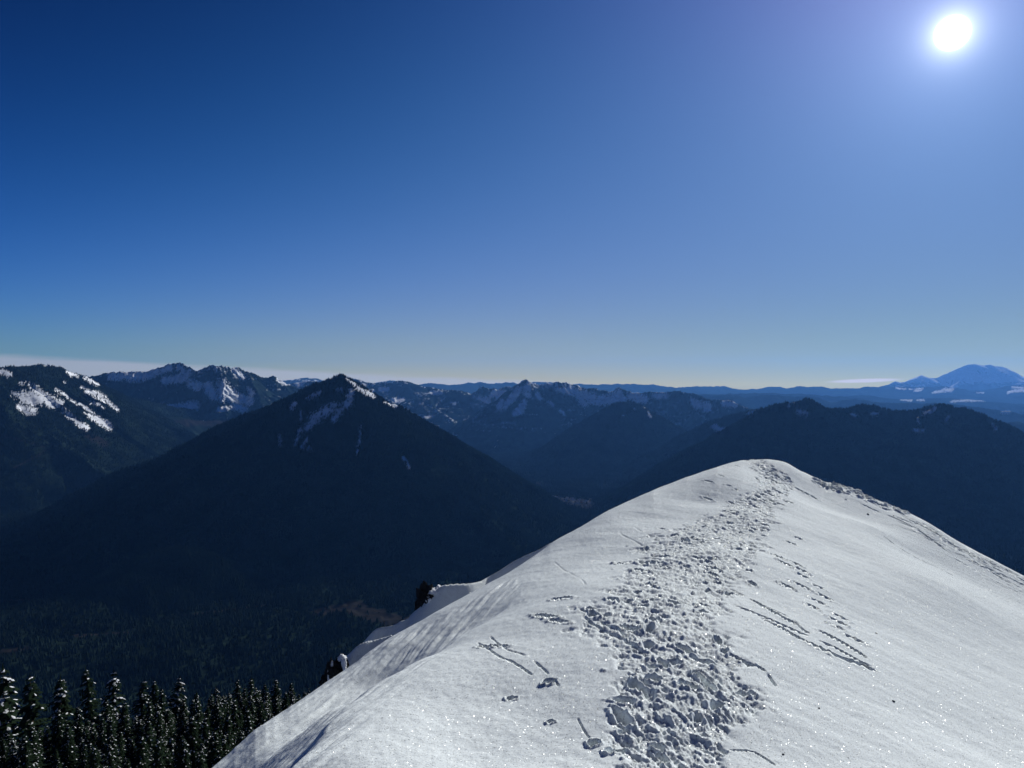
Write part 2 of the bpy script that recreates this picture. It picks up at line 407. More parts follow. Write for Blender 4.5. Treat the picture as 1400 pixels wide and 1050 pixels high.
    mountain('mountain', [
        [(590, 560, 16500), (620, 548, 16500), (640, 540, 16500), (651, 535, 16500), (657, 529.5, 16500), (661, 528.5, 16500), (666, 531.5, 16500), (675, 530.5, 16500), (681, 532, 16500), (688, 530, 16500), (694, 528, 16500), (700, 529, 16500), (720, 535, 16500), (760, 545, 16500)]],
        580, 780, 14800, 17500, FLOOR, .85, spur=(350, .7, 700), jag=30, jagl=100, gully=(120, 150), step=.9, nrow=160,
        snow=[[(655, 545, 6), (663, 550, 9), (668, 552, 6)], [(676, 538, 6), (690, 540, 7)], [(640, 545, 6), (650, 546, 4)], [(630, 545, 5)]], capsnow=(-120, 60, .4), snowstripe=.9,
        label='jagged row of small snowy teeth left of the central summit', seed=61)
    # forested pyramid in front of the central ridge
    mountain('mountain', [
        [(640, 700, 9300), (700, 650, 9700), (745, 622, 10000), (780, 594, 10200), (810, 572, 10400), (835, 554, 10500), (850, 549, 10500), (872, 552, 10550), (890, 562, 10700), (915, 578, 10900), (935, 590, 11100), (980, 600, 11500)],
        ([(850, 550, 10500), (860, 590, 9900), (880, 640, 9400), (890, 690, 9000)], .62), ([(890, 562, 10700), (930, 600, 10200), (960, 630, 9700)], .6)],
        620, 1040, 8300, 12500, FLOOR, .6, spur=(600, .85, 1500), jag=9, jagl=90, gully=(60, 180), step=1.1, nrow=260,
        snow=[[(867, 559, 2), (868, 560, 2)], [(880, 555, 2.5), (883, 557, 2)], [(893, 557, 2.5)], [(852, 568, 2)], [(886, 563, 1.6), (889, 570, 2)]],
        label='smaller forested peak in front of the central ridge', trees=28000, tree_h=21, seed=71)
    mountain('hills', [
        [(780, 720, 8200), (850, 672, 8500), (900, 628, 8700), (940, 596, 8800), (968, 577, 8900), (985, 572, 8900), (1010, 564, 8900), (1040, 560, 8900), (1100, 570, 8900)]],
        760, 1120, 6800, 10200, FLOOR, .58, spur=(600, .85, 1300), jag=9, jagl=90, gully=(50, 170), step=1.2, nrow=200,
        snow=[[(976, 583, 5), (985, 588, 6), (990, 587, 4)], [(1025, 566, 4), (1034, 563, 4)]],
        label='dark forested spur left of the broad right mountain', trees=20000, tree_h=21, seed=81)
    # broad right mountain
    mountain('mountain', [
        [(800, 730, 6100), (860, 680, 6300), (920, 636, 6500), (960, 610, 6600), (1000, 586, 6700), (1030, 566, 6750), (1045, 557, 6800), (1062, 552, 6800), (1075, 550.5, 6800), (1090, 549.5, 6800), (1098, 546.5, 6800), (1104, 545, 6800), (1110, 548, 6800), (1122, 553, 6800), (1134, 557.5, 6800),
         (1160, 558, 6850), (1172, 555.5, 6900), (1180, 553, 6900), (1200, 555, 6900), (1215, 560, 6900), (1240, 561.5, 6900), (1255, 560, 6850), (1268, 556.5, 6800), (1278, 553.5, 6800), (1296, 553.5, 6800), (1306, 557.5, 6750), (1322, 558, 6700), (1338, 564, 6650),
         (1350, 570, 6600), (1362, 575, 6600), (1376, 584, 6550), (1386, 590, 6500), (1396, 600, 6500), (1430, 620, 6400), (1500, 660, 6200), (1600, 700, 6000)],
        ([(1110, 548, 6800), (1130, 580, 6500), (1150, 620, 6100), (1160, 680, 5600), (1170, 780, 4900)], .6), ([(1280, 555, 6800), (1240, 585, 6400), (1200, 620, 6050), (1190, 680, 5600)], .6),
        ([(1280, 555, 6800), (1300, 600, 6300), (1330, 680, 5700), (1350, 780, 5000)], .6)],
        780, 1620, 4200, 9000, FLOOR, .6, spur=(700, .85, 1500), jag=9, jagl=85, gully=(55, 170), step=1.2, nrow=300,
        snow=[[(1091, 563, 3.5), (1098, 565, 5), (1103, 567, 4)], [(1079, 555, 2.5)], [(1087, 551, 2.5)], [(1165, 566, 2.5), (1170, 569, 2)], [(1262, 565, 4), (1275, 562, 3), (1278, 558, 3)],
              [(1297, 570, 2), (1293, 577, 2)], [(1358, 580, 3), (1362, 587, 3)], [(1250, 588, 3), (1262, 590, 3)], [(1255, 572, 2), (1257, 580, 2)], [(1190, 566, 2), (1200, 566, 2)]],
        snowstripe=.6, label='broad dark forested mountain on the right with an uneven crest', trees=60000, tree_h=21, seed=91)
    # hills behind it
    mountain('hills', [
        [(900, 560, 21000), (960, 545, 21000), (1003, 539, 21000), (1020, 543.5, 21000), (1035, 541, 21000), (1047, 539.5, 21000), (1080, 542, 21000), (1112, 542, 21000), (1125, 546, 21000), (1140, 550, 20500), (1155, 546.5, 20000), (1167, 545.5, 20000), (1175, 548, 20000), (1181, 545.5, 20000), (1195, 549.5, 20000),
         (1220, 550, 19500), (1270, 551, 19000), (1300, 552, 19000), (1340, 556, 18500), (1370, 561, 18000), (1400, 567, 17500), (1440, 575, 17000), (1520, 585, 17000)],
        ([(1290, 600, 13000), (1330, 585, 13000), (1370, 577, 13000), (1420, 580, 13000), (1500, 590, 13000)], .4)],
        880, 1540, 12500, 25000, FLOOR, .4, spur=(1300, .8, 2500), jag=22, jagl=250, gully=(130, 450), step=1.2, nrow=220,
        snow=[[(1369, 564, 2), (1380, 563.5, 3)]], snowstripe=.5, label='hazy low hills between the right mountain and the volcano', seed=101)
    mountain('hills', [
        [(1130, 545, 34000), (1180, 540, 34000), (1230, 546, 33000), (1300, 544, 33000), (1345, 548, 32000), (1400, 553, 31000), (1500, 560, 31000)]],
        1100, 1560, 28500, 39000, FLOOR, .25, spur=(1800, .8, 2500), jag=15, jagl=500, gully=(150, 700), step=1.3, nrow=110,
        snow=[[(1233, 546, 2.5), (1246, 547, 2.5)], [(1300, 549, 2), (1330, 547, 3), (1345, 548, 2.5)], [(1255, 546.5, 2), (1263, 547, 2)]], snowstripe=.3,
        label='farther haze-blue hills at the foot of the volcano', seed=111)
    # the far range along the whole horizon
    mountain('far_range', [
        [(340, 529, 52000), (385, 526, 52000), (405, 519, 52000), (420, 516.5, 52000), (435, 521, 52000), (470, 525, 52000), (520, 523, 52000), (535, 520.5, 52000), (545, 523, 52000), (580, 526, 52000), (593, 524, 52000), (610, 526, 52000), (640, 524, 52000), (660, 523, 52000), (680, 524.5, 52000), (700, 524, 52000), (712, 526, 52000), (735, 522, 52000), (760, 525, 52000),
         (795, 525, 52000), (820, 526, 52000), (850, 525.5, 52000), (880, 525, 52000), (895, 526, 52000), (915, 529.5, 52000), (930, 530, 52000), (950, 527.5, 52000), (970, 527.5, 52000), (990, 529.5, 52000), (1003, 532, 52000), (1025, 532.5, 52000), (1045, 530, 52000), (1058, 529, 52000), (1070, 531.5, 52000), (1080, 532, 52000), (1095, 528, 52000), (1110, 529, 52000), (1125, 530, 52000),
         (1150, 531, 52000), (1180, 530, 52000), (1210, 528, 52000), (1260, 529, 52000), (1290, 529, 52000), (1310, 533, 52000), (1340, 534, 52000), (1372, 532, 52000), (1385, 527.5, 52000), (1420, 527, 52000), (1520, 532, 52000)]],
        320, 1540, 42000, 60000, FLOOR, .16, spur=(2600, .9, 5000), jag=85, jagl=900, gully=(120, 900), step=1.0, nrow=150,
        capsnow=(-260, 150, .24), snowstripe=.4, label='jagged haze-blue range along the horizon', seed=121, snow=[[(1275, 537, 2), (1285, 535, 2.4), (1300, 534, 2.4)], [(1290, 532, 2.4), (1303, 531.5, 2.4)], [(1378, 537, 2), (1386, 534, 3), (1402, 533, 3.4)], [(1384, 530, 2.4), (1398, 530, 3.4)], [(1226, 530.5, 1.6), (1238, 532, 1.6)], [(1243, 532, 1.4), (1262, 531, 1.6)], [(1250, 534.5, 1.4), (1260, 533.5, 1.5)], [(1335, 537, 1.2), (1345, 537, 1.3)]])
    mountain('hills', [
        [(540, 545, 27000), (600, 541, 27000), (700, 539, 27000), (830, 538, 27000), (920, 538, 27000), (975, 539, 27000), (1040, 537, 29000), (1075, 538, 29000), (1120, 540, 29000), (1180, 545, 29000)]],
        520, 1220, 23500, 33000, FLOOR, .35, spur=(1500, .9, 2500), jag=35, jagl=400, gully=(150, 500), step=1.2, nrow=120,
        snowstripe=.5, label='hazy hills between the central ridge and the far range', seed=131)
    # the volcano
    mountain('volcano', [
        [(1150, 545, 66000), (1205, 528, 67000), (1218, 525, 67500), (1223, 521.5, 68000), (1232, 522.5, 69000), (1240, 521, 70000), (1248, 517, 71000), (1257, 512.5, 72000), (1263, 515.5, 72000), (1270, 516.5, 72000), (1280, 516.5, 72000), (1290, 513, 72000), (1305, 506.5, 72000), (1320, 500, 72000), (1325, 498, 72000),
         (1332, 497.5, 72000), (1338, 498.5, 72000), (1346, 499.5, 72000), (1354, 498.5, 72000), (1360, 500.5, 72000), (1370, 502, 72000), (1382, 509, 72000), (1394, 517, 72000), (1410, 525, 72000), (1440, 536, 72000), (1480, 545, 72000)],
        ([(1332, 499, 72000), (1318, 515, 70000), (1300, 530, 66500), (1290, 545, 63000)], .56), ([(1354, 500, 72000), (1352, 520, 69000), (1350, 540, 65000)], .56), ([(1370, 503, 72000), (1390, 525, 69000), (1410, 545, 66000)], .56)],
        1130, 1500, 60000, 80000, FLOOR, .56, spur=(2500, .9, 3500), jag=22, jagl=900, gully=(120, 1100), step=.8, nrow=260,
        capsnow=(-60, 420, .72), snowstripe=.8, snow=[[(1274, 535, 4), (1285, 533, 5), (1302, 532, 5)], [(1290, 524, 4), (1302, 528, 6), (1308, 526, 4)], [(1380, 535, 5), (1395, 528, 8), (1405, 535, 6)], [(1226, 529, 2.5), (1236, 531, 2.5)], [(1245, 530, 2), (1262, 528, 3)], [(1250, 533, 3), (1260, 532, 2)]], label='great snow-covered volcano on the right horizon', seed=141)

# ------------------------------------------------------------------ valley and the slope below the ridge
def terrain_z(X, Y):
    R = np.hypot(X, Y)
    prof = np.interp(R, [0, 30, 60, 200, 320, 700, 1200, 1800, 2400, 3000, 120000], [-34, -41, -49.5, -89, -190, -560, -870, -1020, -1085, FLOOR, FLOOR])
    z = prof+fbm(X/700+3, Y/700, 5, 300, .5)*np.interp(R, [200, 900, 2500, 7000, 60000], [0, 60, 42, 24, 60])
    return z+fbm(X/45, Y/45, 3, 320)*np.interp(R, [0, 80, 400], [0, 2, 5])

def build_terrain():
    th = np.concatenate([np.linspace(-math.pi, -.72, 50)[:-1], np.linspace(-.72, .72, 900), np.linspace(.72, math.pi, 50)[1:]])
    rr = np.concatenate([np.geomspace(12, 2000, 160)[:-1], np.linspace(2000, 8000, 420)[:-1], np.geomspace(8000, 43000, 80)])
    R, T = np.meshgrid(rr, th, indexing='ij'); X = R*np.sin(T); Y = R*np.cos(T)
    Z = terrain_z(X, Y)
    Ysafe = np.where(Y > 1, Y, 1e9); U = 700+F*X/Ysafe; Vv = 525-F*Z/Ysafe
    c = FOREST*(1+.35*fbm(X/260, Y/260, 4, 340))[..., None]
    brown = [[(430, 838, 6), (480, 830, 14), (540, 850, 16), (590, 848, 10)], [(600, 805, 8), (640, 800, 5)], [(0, 890, 5), (40, 886, 4)], [(95, 870, 3), (150, 866, 2.5), (200, 864, 2)],
             [(0, 822, 3), (40, 820, 3)], [(120, 812, 3), (145, 806, 3)], [(760, 684, 9), (806, 690, 9)], [(720, 660, 1.5), (740, 661, 1.5)], [(250, 842, 2), (360, 828, 2)]]
    bm = sstep(.25, .55, stroke_mask(U, Vv, brown)+.35*fbm(X/60, Y/60, 4, 350))
    bm = np.where(R > 1500, bm, 0)
    c = c*(1-bm[..., None])+BROWN*bm[..., None]
    near = sstep(400, 150, R)*sstep(-.1, .5, fbm(X/9, Y/9, 4, 360))*.8
    c = c*(1-near[..., None])+SNOWC*near[..., None]
    V = np.stack([X, Y, Z], -1).reshape(-1, 3)
    o = link('terrain', raw_mesh('terrain', V, grid_loops(*R.shape), 4, True, np.clip(c, 0, 1).reshape(-1, 3)), [M_VALLEY])
    tag(o, 'deep forested valley floor and slope below the snow ridge', None, None, 'structure')
    i0 = np.searchsorted(rr, 2300); i1 = np.searchsorted(rr, 7900)
    s = np.s_[i0:i1, 49:49+640]
    forest_on(X[s], Y[s], Z[s], bm[s], 130000, 22, -1e6, 500, 'valley floor', U[s], Vv[s])
    s = np.s_[i1-1:np.searchsorted(rr, 13500), 49+370:49+640]
    forest_on(X[s], Y[s], Z[s], bm[s], 45000, 30, -1e6, 501, 'far end of the valley floor', U[s], Vv[s])
    s = np.s_[np.searchsorted(rr, 3700):i1, 49+640:49+900]
    forest_on(X[s], Y[s], Z[s], bm[s], 30000, 28, -1e6, 502, 'valley floor below the right mountain', U[s], Vv[s])
    # a wooded knoll and low rises on the valley floor
    mountain('hills', [[(90, 815, 3950), (140, 790, 4000), (180, 768, 4050), (235, 750, 4100), (280, 758, 4100), (320, 778, 4150), (350, 800, 4200), (400, 815, 4200)]],
        60, 430, 3300, 5000, FLOOR-20, .42, spur=(300, .8, 500), jag=10, jagl=80, gully=(30, 120), step=1.3, nrow=150, label='wooded knoll on the valley floor below the pyramid', trees=16000, tree_h=26, seed=151)
    mountain('hills', [[(380, 790, 4300), (440, 776, 4400), (510, 770, 4500), (560, 764, 4600), (620, 770, 4600), (700, 765, 4700), (760, 758, 4700)]],
        350, 800, 3700, 5400, FLOOR-20, .3, spur=(300, .8, 500), jag=10, jagl=80, gully=(30, 120), step=1.3, nrow=120, label='low wooded rise on the valley floor beside the snow ridge', trees=14000, tree_h=26, seed=161)

# ------------------------------------------------------------------ foreground snow ridge
SIL = [(-400, 1560), (-200, 1400), (0, 1262), (150, 1152), (290, 1050), (350, 998), (410, 957), (476, 913), (530, 874), (579, 846), (607, 830), (659, 803), (700, 780), (735, 757), (759, 739), (800, 717), (835, 696), (870, 680), (915, 661),
       (960, 645), (985, 637), (1005, 631), (1022, 629), (1040, 628), (1060, 629), (1076, 633), (1095, 644), (1110, 651), (1125, 658), (1145, 663), (1165, 669), (1200, 684), (1240, 700), (1275, 718), (1310, 740), (1355, 764), (1400, 788), (1460, 822), (1600, 905), (1800, 1020)]
CTRL = [  # u, v, forward distance
    (900, 1050, 5.8), (930, 950, 7.1), (905, 850, 9.3), (960, 750, 14), (1020, 700, 18.3), (1062, 652, 25),
    (650, 1050, 5.8), (1150, 1050, 6.1), (1400, 1050, 7.3), (1400, 965, 9.6), (1400, 884, 13.2), (1250, 950, 8.6), (1200, 850, 11.6), (1150, 750, 16.5), (1300, 800, 15.6), (1200, 720, 21), (1150, 700, 22.5), (1260, 757, 20), (1340, 790, 19.5), (1360, 830, 15.5),
    (1100, 690, 21),
    (400, 1050, 6.0), (455, 985, 7.3), (500, 945, 8.3), (560, 910, 9.6), (620, 874, 10.9), (690, 830, 12.3), (760, 785, 14.0), (850, 735, 16.4), (960, 680, 20.6),
    (700, 950, 7.6), (780, 870, 9.3), (600, 980, 7.0), (650, 930, 8.0), (700, 870, 9.8), (800, 800, 12.0), (900, 705, 18.6), (860, 760, 14.6)]
CREST = [(4.0, -1.78, -2.84, .8), (5.0, -1.78, -2.98, .8), (6.0, -1.78, -3.12, .8), (7.3, -1.77, -3.32, .8), (8.3, -1.64, -3.45, .85), (9.6, -1.33, -3.66, .76), (11.0, -.87, -3.84, .66), (12.3, -.12, -3.72, .42)]   # y, x, z, slope to the left
def ctrl_points():
    P = [P3(*c) for c in CTRL]
    P += [np.array([x, y, -3.12+.80*(x+1.78)-.13*(y-6)]) for x in (-2.1, -2.6, -3.1, -3.6) for y in (4.5, 6, 7.3, 8.6)]
    P += [np.array([x-o_, y, z-a_*o_]) for y, x, z, a_ in CREST if y > 9 for o_ in (.5, 1.0)]
    # the skyline itself, and the ground falling away behind it
    sp = spline(SIL, 8)
    du = [0, 150, 290, 350, 476, 600, 760, 870, 960, 1040, 1110, 1240, 1310, 1400, 1500]
    dd = [7.5, 8.2, 9.3, 10.4, 13.0, 15.4, 19, 23, 27, 30, 29, 28, 26, 23.5, 21]
    for u in list(range(-40, 1480, 38)):
        v = float(np.interp(u, sp[:, 0], sp[:, 1])); D = float(np.interp(u, du, dd)); p = P3(u, v, D); P.append(p)
        n_ = p[:2]/np.hypot(*p[:2])
        for out, drop in ((1.6, .55), (4.0, 3.4), (8.0, 9.0)):
            q = p.copy(); q[:2] += n_*out; q[2] = p[2]*(1+out/np.hypot(*p[:2]))-drop; P.append(q)
    P += [np.array(p, float) for p in [(0, 0, -1.6), (0, 2.5, -2.2), (0, -4, -1.5), (-2, 0, -2.3), (2.5, 0, -2.0), (-4, 3, -4.2), (6, 3, -3.1), (-6, -3, -6), (7, -4, -3.2), (0, -12, -2.5), (-10, 5, -11), (-12, -10, -13), (13, 5, -6.2), (14, -8, -6.5), (0, -30, -9),
                                       (30, 0, -20), (30, 20, -22), (-30, 0, -36), (-28, 18, -40), (-10, 35, -42), (14, 52, -36), (36, 36, -34), (30, -25, -22), (-30, -30, -36)]]
    return np.array(P)

def stone_ball(rg, n=1):
    pass

def build_snow():
    dense = np.arctan((np.arange(-90, 1491, 1.12)-700)/F)
    th = np.concatenate([np.linspace(-math.pi, dense[0], 60)[:-1], dense, np.linspace(dense[-1], math.pi, 60)[1:]])
    rr = [.35]
    while rr[-1] < 62:
        r = rr[-1]
        rr.append(r+(min(max(1.15*r*r/3130, .0125), .048) if 4.6 < r < 33 else (.06 if r <= 4.6 else 1.0)))
    rr = np.array(rr)
    R, T = np.meshgrid(rr, th, indexing='ij'); X = R*np.sin(T); Y = R*np.cos(T)
    # thin-plate surface through the control points, solved and sampled coarsely, then interpolated
    P = ctrl_points(); n = len(P)
    def ker(d2): return .5*d2*np.log(d2+1e-9)
    K = ker(((P[:, None, :2]-P[None, :, :2])**2).sum(-1)); K[np.arange(n), np.arange(n)] += .015
    Q = np.hstack([np.ones((n, 1)), P[:, :2]]); A = np.zeros((n+3, n+3)); A[:n, :n] = K; A[:n, n:] = Q; A[n:, :n] = Q.T
    W = np.linalg.solve(A, np.concatenate([P[:, 2], [0, 0, 0]]))
    ri = np.unique(np.concatenate([np.arange(0, len(rr), 5), [len(rr)-1]])); ti = np.unique(np.concatenate([np.arange(0, 60), np.arange(60, len(th)-60, 6), np.arange(len(th)-60, len(th))]))
    Xc, Yc = X[np.ix_(ri, ti)], Y[np.ix_(ri, ti)]; Zc = W[n]+W[n+1]*Xc+W[n+2]*Yc
    for k in range(n): Zc = Zc+W[k]*ker((Xc-P[k, 0])**2+(Yc-P[k, 1])**2)
    Z1 = np.empty((len(rr), len(ti)))
    for j in range(len(ti)): Z1[:, j] = np.interp(rr, rr[ri], Zc[:, j])
    Z = np.empty(R.shape)
    for i in range(len(rr)): Z[i] = np.interp(th, th[ti], Z1[i])
    # sharp lip where the flat top breaks off to the left
    cy = [c[0] for c in CREST]
    off = np.interp(Y, cy+[14.2], [c[1] for c in CREST]+[.6])-X+.05*fbm(Y/.9, X/5, 3, 601)
    Z = Z-np.interp(Y, [1, 4, 8.5, 10, 12, 14], [.05, .10, .10, .08, .05, 0])*sstep(-.04, .20, off)*(Y > .5)
    # settle the skyline on its traced height, column by column
    s = spline(SIL, 8); front = np.abs(th) < 1.25
    tu = 700+F*np.tan(np.clip(th, -1.25, 1.25))
    target = (525-np.interp(tu, s[:, 0], s[:, 1]))/F
    band = (rr > 4.5) & (rr < 40)
    tt = np.where(band[:, None], Z/np.maximum(Y, .05), -9)
    pk = np.argmax(tt, 0); mx = tt[pk, np.arange(len(th))]
    inner = (tu > -80) & (tu < 1480) & front
    idx = np.where(inner)[0]
    delta = np.interp(np.arange(len(th)), idx, (target-mx)[idx])
    delta *= np.interp(np.abs(th), [.66, .95], [1, 0])
    rpk = np.interp(np.arange(len(th)), idx, rr[pk][idx])
    def smooth(a, n):
        k = np.hanning(n); k /= k.sum(); return np.convolve(np.pad(a, n//2, mode='edge'), k, 'valid')
    rpk = smooth(smooth(rpk, 121), 121); ds = smooth(smooth(delta, 161), 161)
    q_ = R/rpk[None]
    Z = Z+np.abs(Y)*(ds[None]*np.clip(q_, 0, 1.0)**1.6+(delta-ds)[None]*sstep(.72, 1.0, q_)*np.interp(q_, [1.1, 1.6], [1, 0]))
    base = Z.copy()
    tt = np.where(band[:, None], Z/np.maximum(Y, .05), -9); pk = np.argmax(tt, 0)
    fr = Y > .5
    U = np.where(fr, 700+F*X/np.where(fr, Y, 1), -5000); Vv = np.where(fr, 525-F*Z/np.where(fr, Y, 1), 5000)
    vis = (np.arange(len(rr))[:, None] <= pk[None]+6) & (R > 1)
    DBG.append(('peak distances', [(int(tu[k]), round(float(rr[pk[k]]), 1)) for k in range(60, len(th)-60, 120)]))

    def i2w(u, v):
        j = int(np.argmin(np.abs(tu-u)+(0 if False else 0)))
        col = Z0[:pk[j]+1, j]/Y[:pk[j]+1, j]; vv = 525-F*col
        k = np.arange(len(vv))[rr[:pk[j]+1] > 2]
        i = k[np.argmin(np.abs(vv[k]-v))]
        return X[i, j], Y[i, j]
    Z0 = base
    # --- wind-worked undulation
    a = math.radians(52)                                     # wind/fall direction in plan
    p = X*math.cos(a)+Y*math.sin(a); q = -X*math.sin(a)+Y*math.cos(a)
    Z = Z+.020*fbm(X/1.5, Y/2.2, 3, 610)+.006*fbm(p/.45, q/1.3, 3, 620)+.0035*fbm(X/.10, Y/.14, 3, 630)
    # ripples carved in the steep left flank
    flank = sstep(.25, .8, stroke_mask(U, Vv, [[(250, 1100, 120), (400, 1010, 100), (500, 930, 70), (600, 870, 35), (700, 800, 14)]])*1.3)*vis
    b = math.radians(72)
    p2 = X*math.cos(b)+Y*math.sin(b); q2 = -X*math.sin(b)+Y*math.cos(b)
    wp = p2; q2 = q2+.05*fbm(X/1.2, Y/1.2, 2, 640)
    rip = fbm(wp/1.9, q2/.13, 3, 650, .5)
    Z = Z+flank*.040*rip*(.55+.45*pn(X/.9, Y/.9, 655))
    # --- the trampled trail
    TR = [(1060, 100, 30), (0, 0, 0)]
    T_ = [(626, 1030, 12), (640, 1044, 20), (650, 1058, 24), (665, 1060, 28), (685, 1030, 36), (700, 1018, 44), (720, 992, 66), (735, 970, 84), (750, 955, 92), (780, 945, 92), (800, 930, 92), (820, 905, 104), (850, 890, 112), (870, 893, 106), (900, 922, 94),
          (930, 938, 96), (960, 944, 100), (980, 930, 100), (1000, 918, 86), (1050, 910, 92), (1150, 905, 110), (1400, 900, 170), (2500, 850, 400)]
    tv = [t[0] for t in T_]
    cu = np.interp(Vv, tv, [t[1] for t in T_]); hw = .90*np.interp(Vv, tv, [t[2] for t in T_])
    side = np.abs(U-cu)/hw+.38*fbm(X/.55, Y/.55, 3, 700)+.12*fbm(X/.16, Y/.16, 2, 705)
    tm = sstep(1.06, .80, side)*vis*fr
    lumps = rid(X/.34+.3*pn(X/.3, Y/.3, 9), Y/.34, 3, 710, .55)
    cells = fbm(X/.20, Y/.26, 4, 720, .62)
    dirn = math.radians(-70)
    p3 = X*math.cos(dirn)+Y*math.sin(dirn); q3 = -X*math.sin(dirn)+Y*math.cos(dirn)
    wv = .06*fbm(X/.3, Y/.3, 2, 735); drag = fbm((p3+wv)/.26, (q3+wv)/.075, 4, 730, .68)
    Z = Z+tm*(-.035+.008*lumps+.013*cells+.021*drag+.007*fbm(X/.05, Y/.05, 3, 740, .7))
    # --- prints, drags and clods
    dth = np.diff(th).min()
    def stamp(x, y, L, Wd, ang, depth, rim=.25, sharp=2.2, box=True):
        """oval print, long axis L at ang, raised rim on its far side"""
        r0 = math.hypot(x, y); t0 = math.atan2(x, y); e = max(L, Wd)*1.9
        i0, i1 = np.searchsorted(rr, [r0-e, r0+e]); j0, j1 = np.searchsorted(th, [t0-e/r0, t0+e/r0])
        if i1 <= i0 or j1 <= j0: return
        xs = X[i0:i1, j0:j1]-x; ys = Y[i0:i1, j0:j1]-y
        aa = (xs*math.cos(ang)+ys*math.sin(ang))/L; bb = (-xs*math.sin(ang)+ys*math.cos(ang))/Wd
        sd = random.randint(0, 9999)
        d = np.sqrt(aa*aa+bb*bb)*(1+.22*pn(xs/(Wd*1.1)+sd, ys/(Wd*1.1), 3))
        hole = -depth*sstep(1.0, .5, d)
        rimv = depth*rim*np.exp(-((d-1.12)/.22)**2)*(1+.8*pn(xs/.05+sd, ys/.05, 5))
        Z[i0:i1, j0:j1] += hole+rimv
    def clod(x, y, s, h):
        r0 = math.hypot(x, y); t0 = math.atan2(x, y); e = s*1.6
        i0, i1 = np.searchsorted(rr, [r0-e, r0+e]); j0, j1 = np.searchsorted(th, [t0-e/r0, t0+e/r0])
        if i1 <= i0 or j1 <= j0: return
        xs = X[i0:i1, j0:j1]-x; ys = Y[i0:i1, j0:j1]-y; sd = random.randint(0, 9999)
        d = np.hypot(xs, ys)/s*(1+.35*pn(xs/s*1.3+sd, ys/s*1.3, 4))
        Z[i0:i1, j0:j1] += h*np.sqrt(np.clip(1-d*d, 0, 1))
    heading = math.radians(62)
    cl = np.array([i2w(np.interp(v_, tv, [t[1] for t in T_]), v_)+(np.interp(v_, tv, [t[2] for t in T_]),) for v_ in np.linspace(1400, 632, 120)])
    for k in range(150):
        y_ = random.uniform(5.5, 30); c_ = cl[np.argmin(np.abs(cl[:, 1]-y_))]; w_ = c_[2]/F*y_
        x, y = c_[0]+random.uniform(-.95, .95)*w_, y_
        if random.random() < .6: stamp(x, y, random.uniform(.10, .20), random.uniform(.045, .075), math.radians(-70+random.gauss(0, 22)), random.uniform(.04, .085), .3)
        else: stamp(x, y, random.uniform(.07, .12), random.uniform(.05, .08), random.uniform(0, 3), random.uniform(.05, .09), .25)
    for k in range(1500):
        y_ = random.uniform(3.0, 30)**1.0; c_ = cl[np.argmin(np.abs(cl[:, 1]-y_))]; w_ = c_[2]/F*y_
        cs = random.uniform(.008, .024) if random.random() < .96 else random.uniform(.03, .045); clod(c_[0]+random.gauss(0, .55)*w_, y_, cs, cs*random.uniform(.3, .7))
    Z[:] = np.maximum(Z, base-.092-.02*lumps+.024*drag+.012*cells)
    # single prints seen off the trail: (u, v, length m, width m, plan angle deg, depth)
    def W2(u, v, L, Wd, ang, dep, rim=.25):
        x, y = i2w(u, v); stamp(x, y, L, Wd, math.radians(ang), dep, rim)
    for s_ in [(750, 934, .085, .062, 20, .09), (812, 1017, .07, .055, 60, .09), (700, 955, .07, .045, 10, .06), (752, 988, .045, .035, 0, .05), (879, 826, .09, .08, 10, .09), (895, 843, .09, .08, 0, .09),
               (767, 818, .22, .06, -38, .09), (745, 843, .30, .055, -52, .10), (765, 850, .22, .045, -48, .08), (808, 832, .10, .05, -40, .07), (853, 770, .26, .06, -50, .11), (876, 779, .22, .07, -50, .12), (890, 768, .28, .09, -40, .13),
               (906, 724, .18, .05, -60, .05), (968, 658, .22, .05, -65, .08), (985, 650, .18, .045, -60, .06), (967, 682, .26, .05, -65, .08), (986, 639, .16, .05, -60, .06), (1006, 637, .20, .06, -60, .08), (996, 664, .14, .05, -50, .04), (678, 884, .2, .05, -30, .07), (662, 885, .14, .045, -40, .06),
               (1088, 770, .17, .055, -62, .09), (1096, 779, .16, .05, -50, .09), (1097, 786, .14, .05, -50, .08), (1095, 800, .2, .045, -55, .08), (1118, 802, .14, .04, -45, .07), (1126, 814, .2, .045, -50, .08), (1119, 822, .15, .05, -45, .08), (1111, 830, .13, .045, -55, .07),
               (1149, 843, .17, .045, -48, .08), (1145, 850, .16, .05, -45, .09), (1143, 857, .13, .05, -40, .08), (1167, 874, .15, .045, -45, .08), (1180, 880, .10, .035, -40, .05), (1073, 770, .2, .05, -60, .09), (1062, 760, .2, .05, -60, .08), (1075, 800, .16, .05, -55, .1),
               (1080, 742, .16, .06, -60, .08), (1092, 736, .14, .05, -50, .06), (850, 1000, .05, .035, 30, .04), (905, 760, .2, .07, -45, .1), (1065, 672, .3, .1, -50, .09), (1095, 672, .26, .09, -50, .07), (1108, 679, .28, .09, -50, .08), (1078, 686, .2, .08, -50, .06), (1111, 651, .3, .12, -50, .06),
               (1285, 848, .03, .03, 0, .01)]:
        W2(*s_)
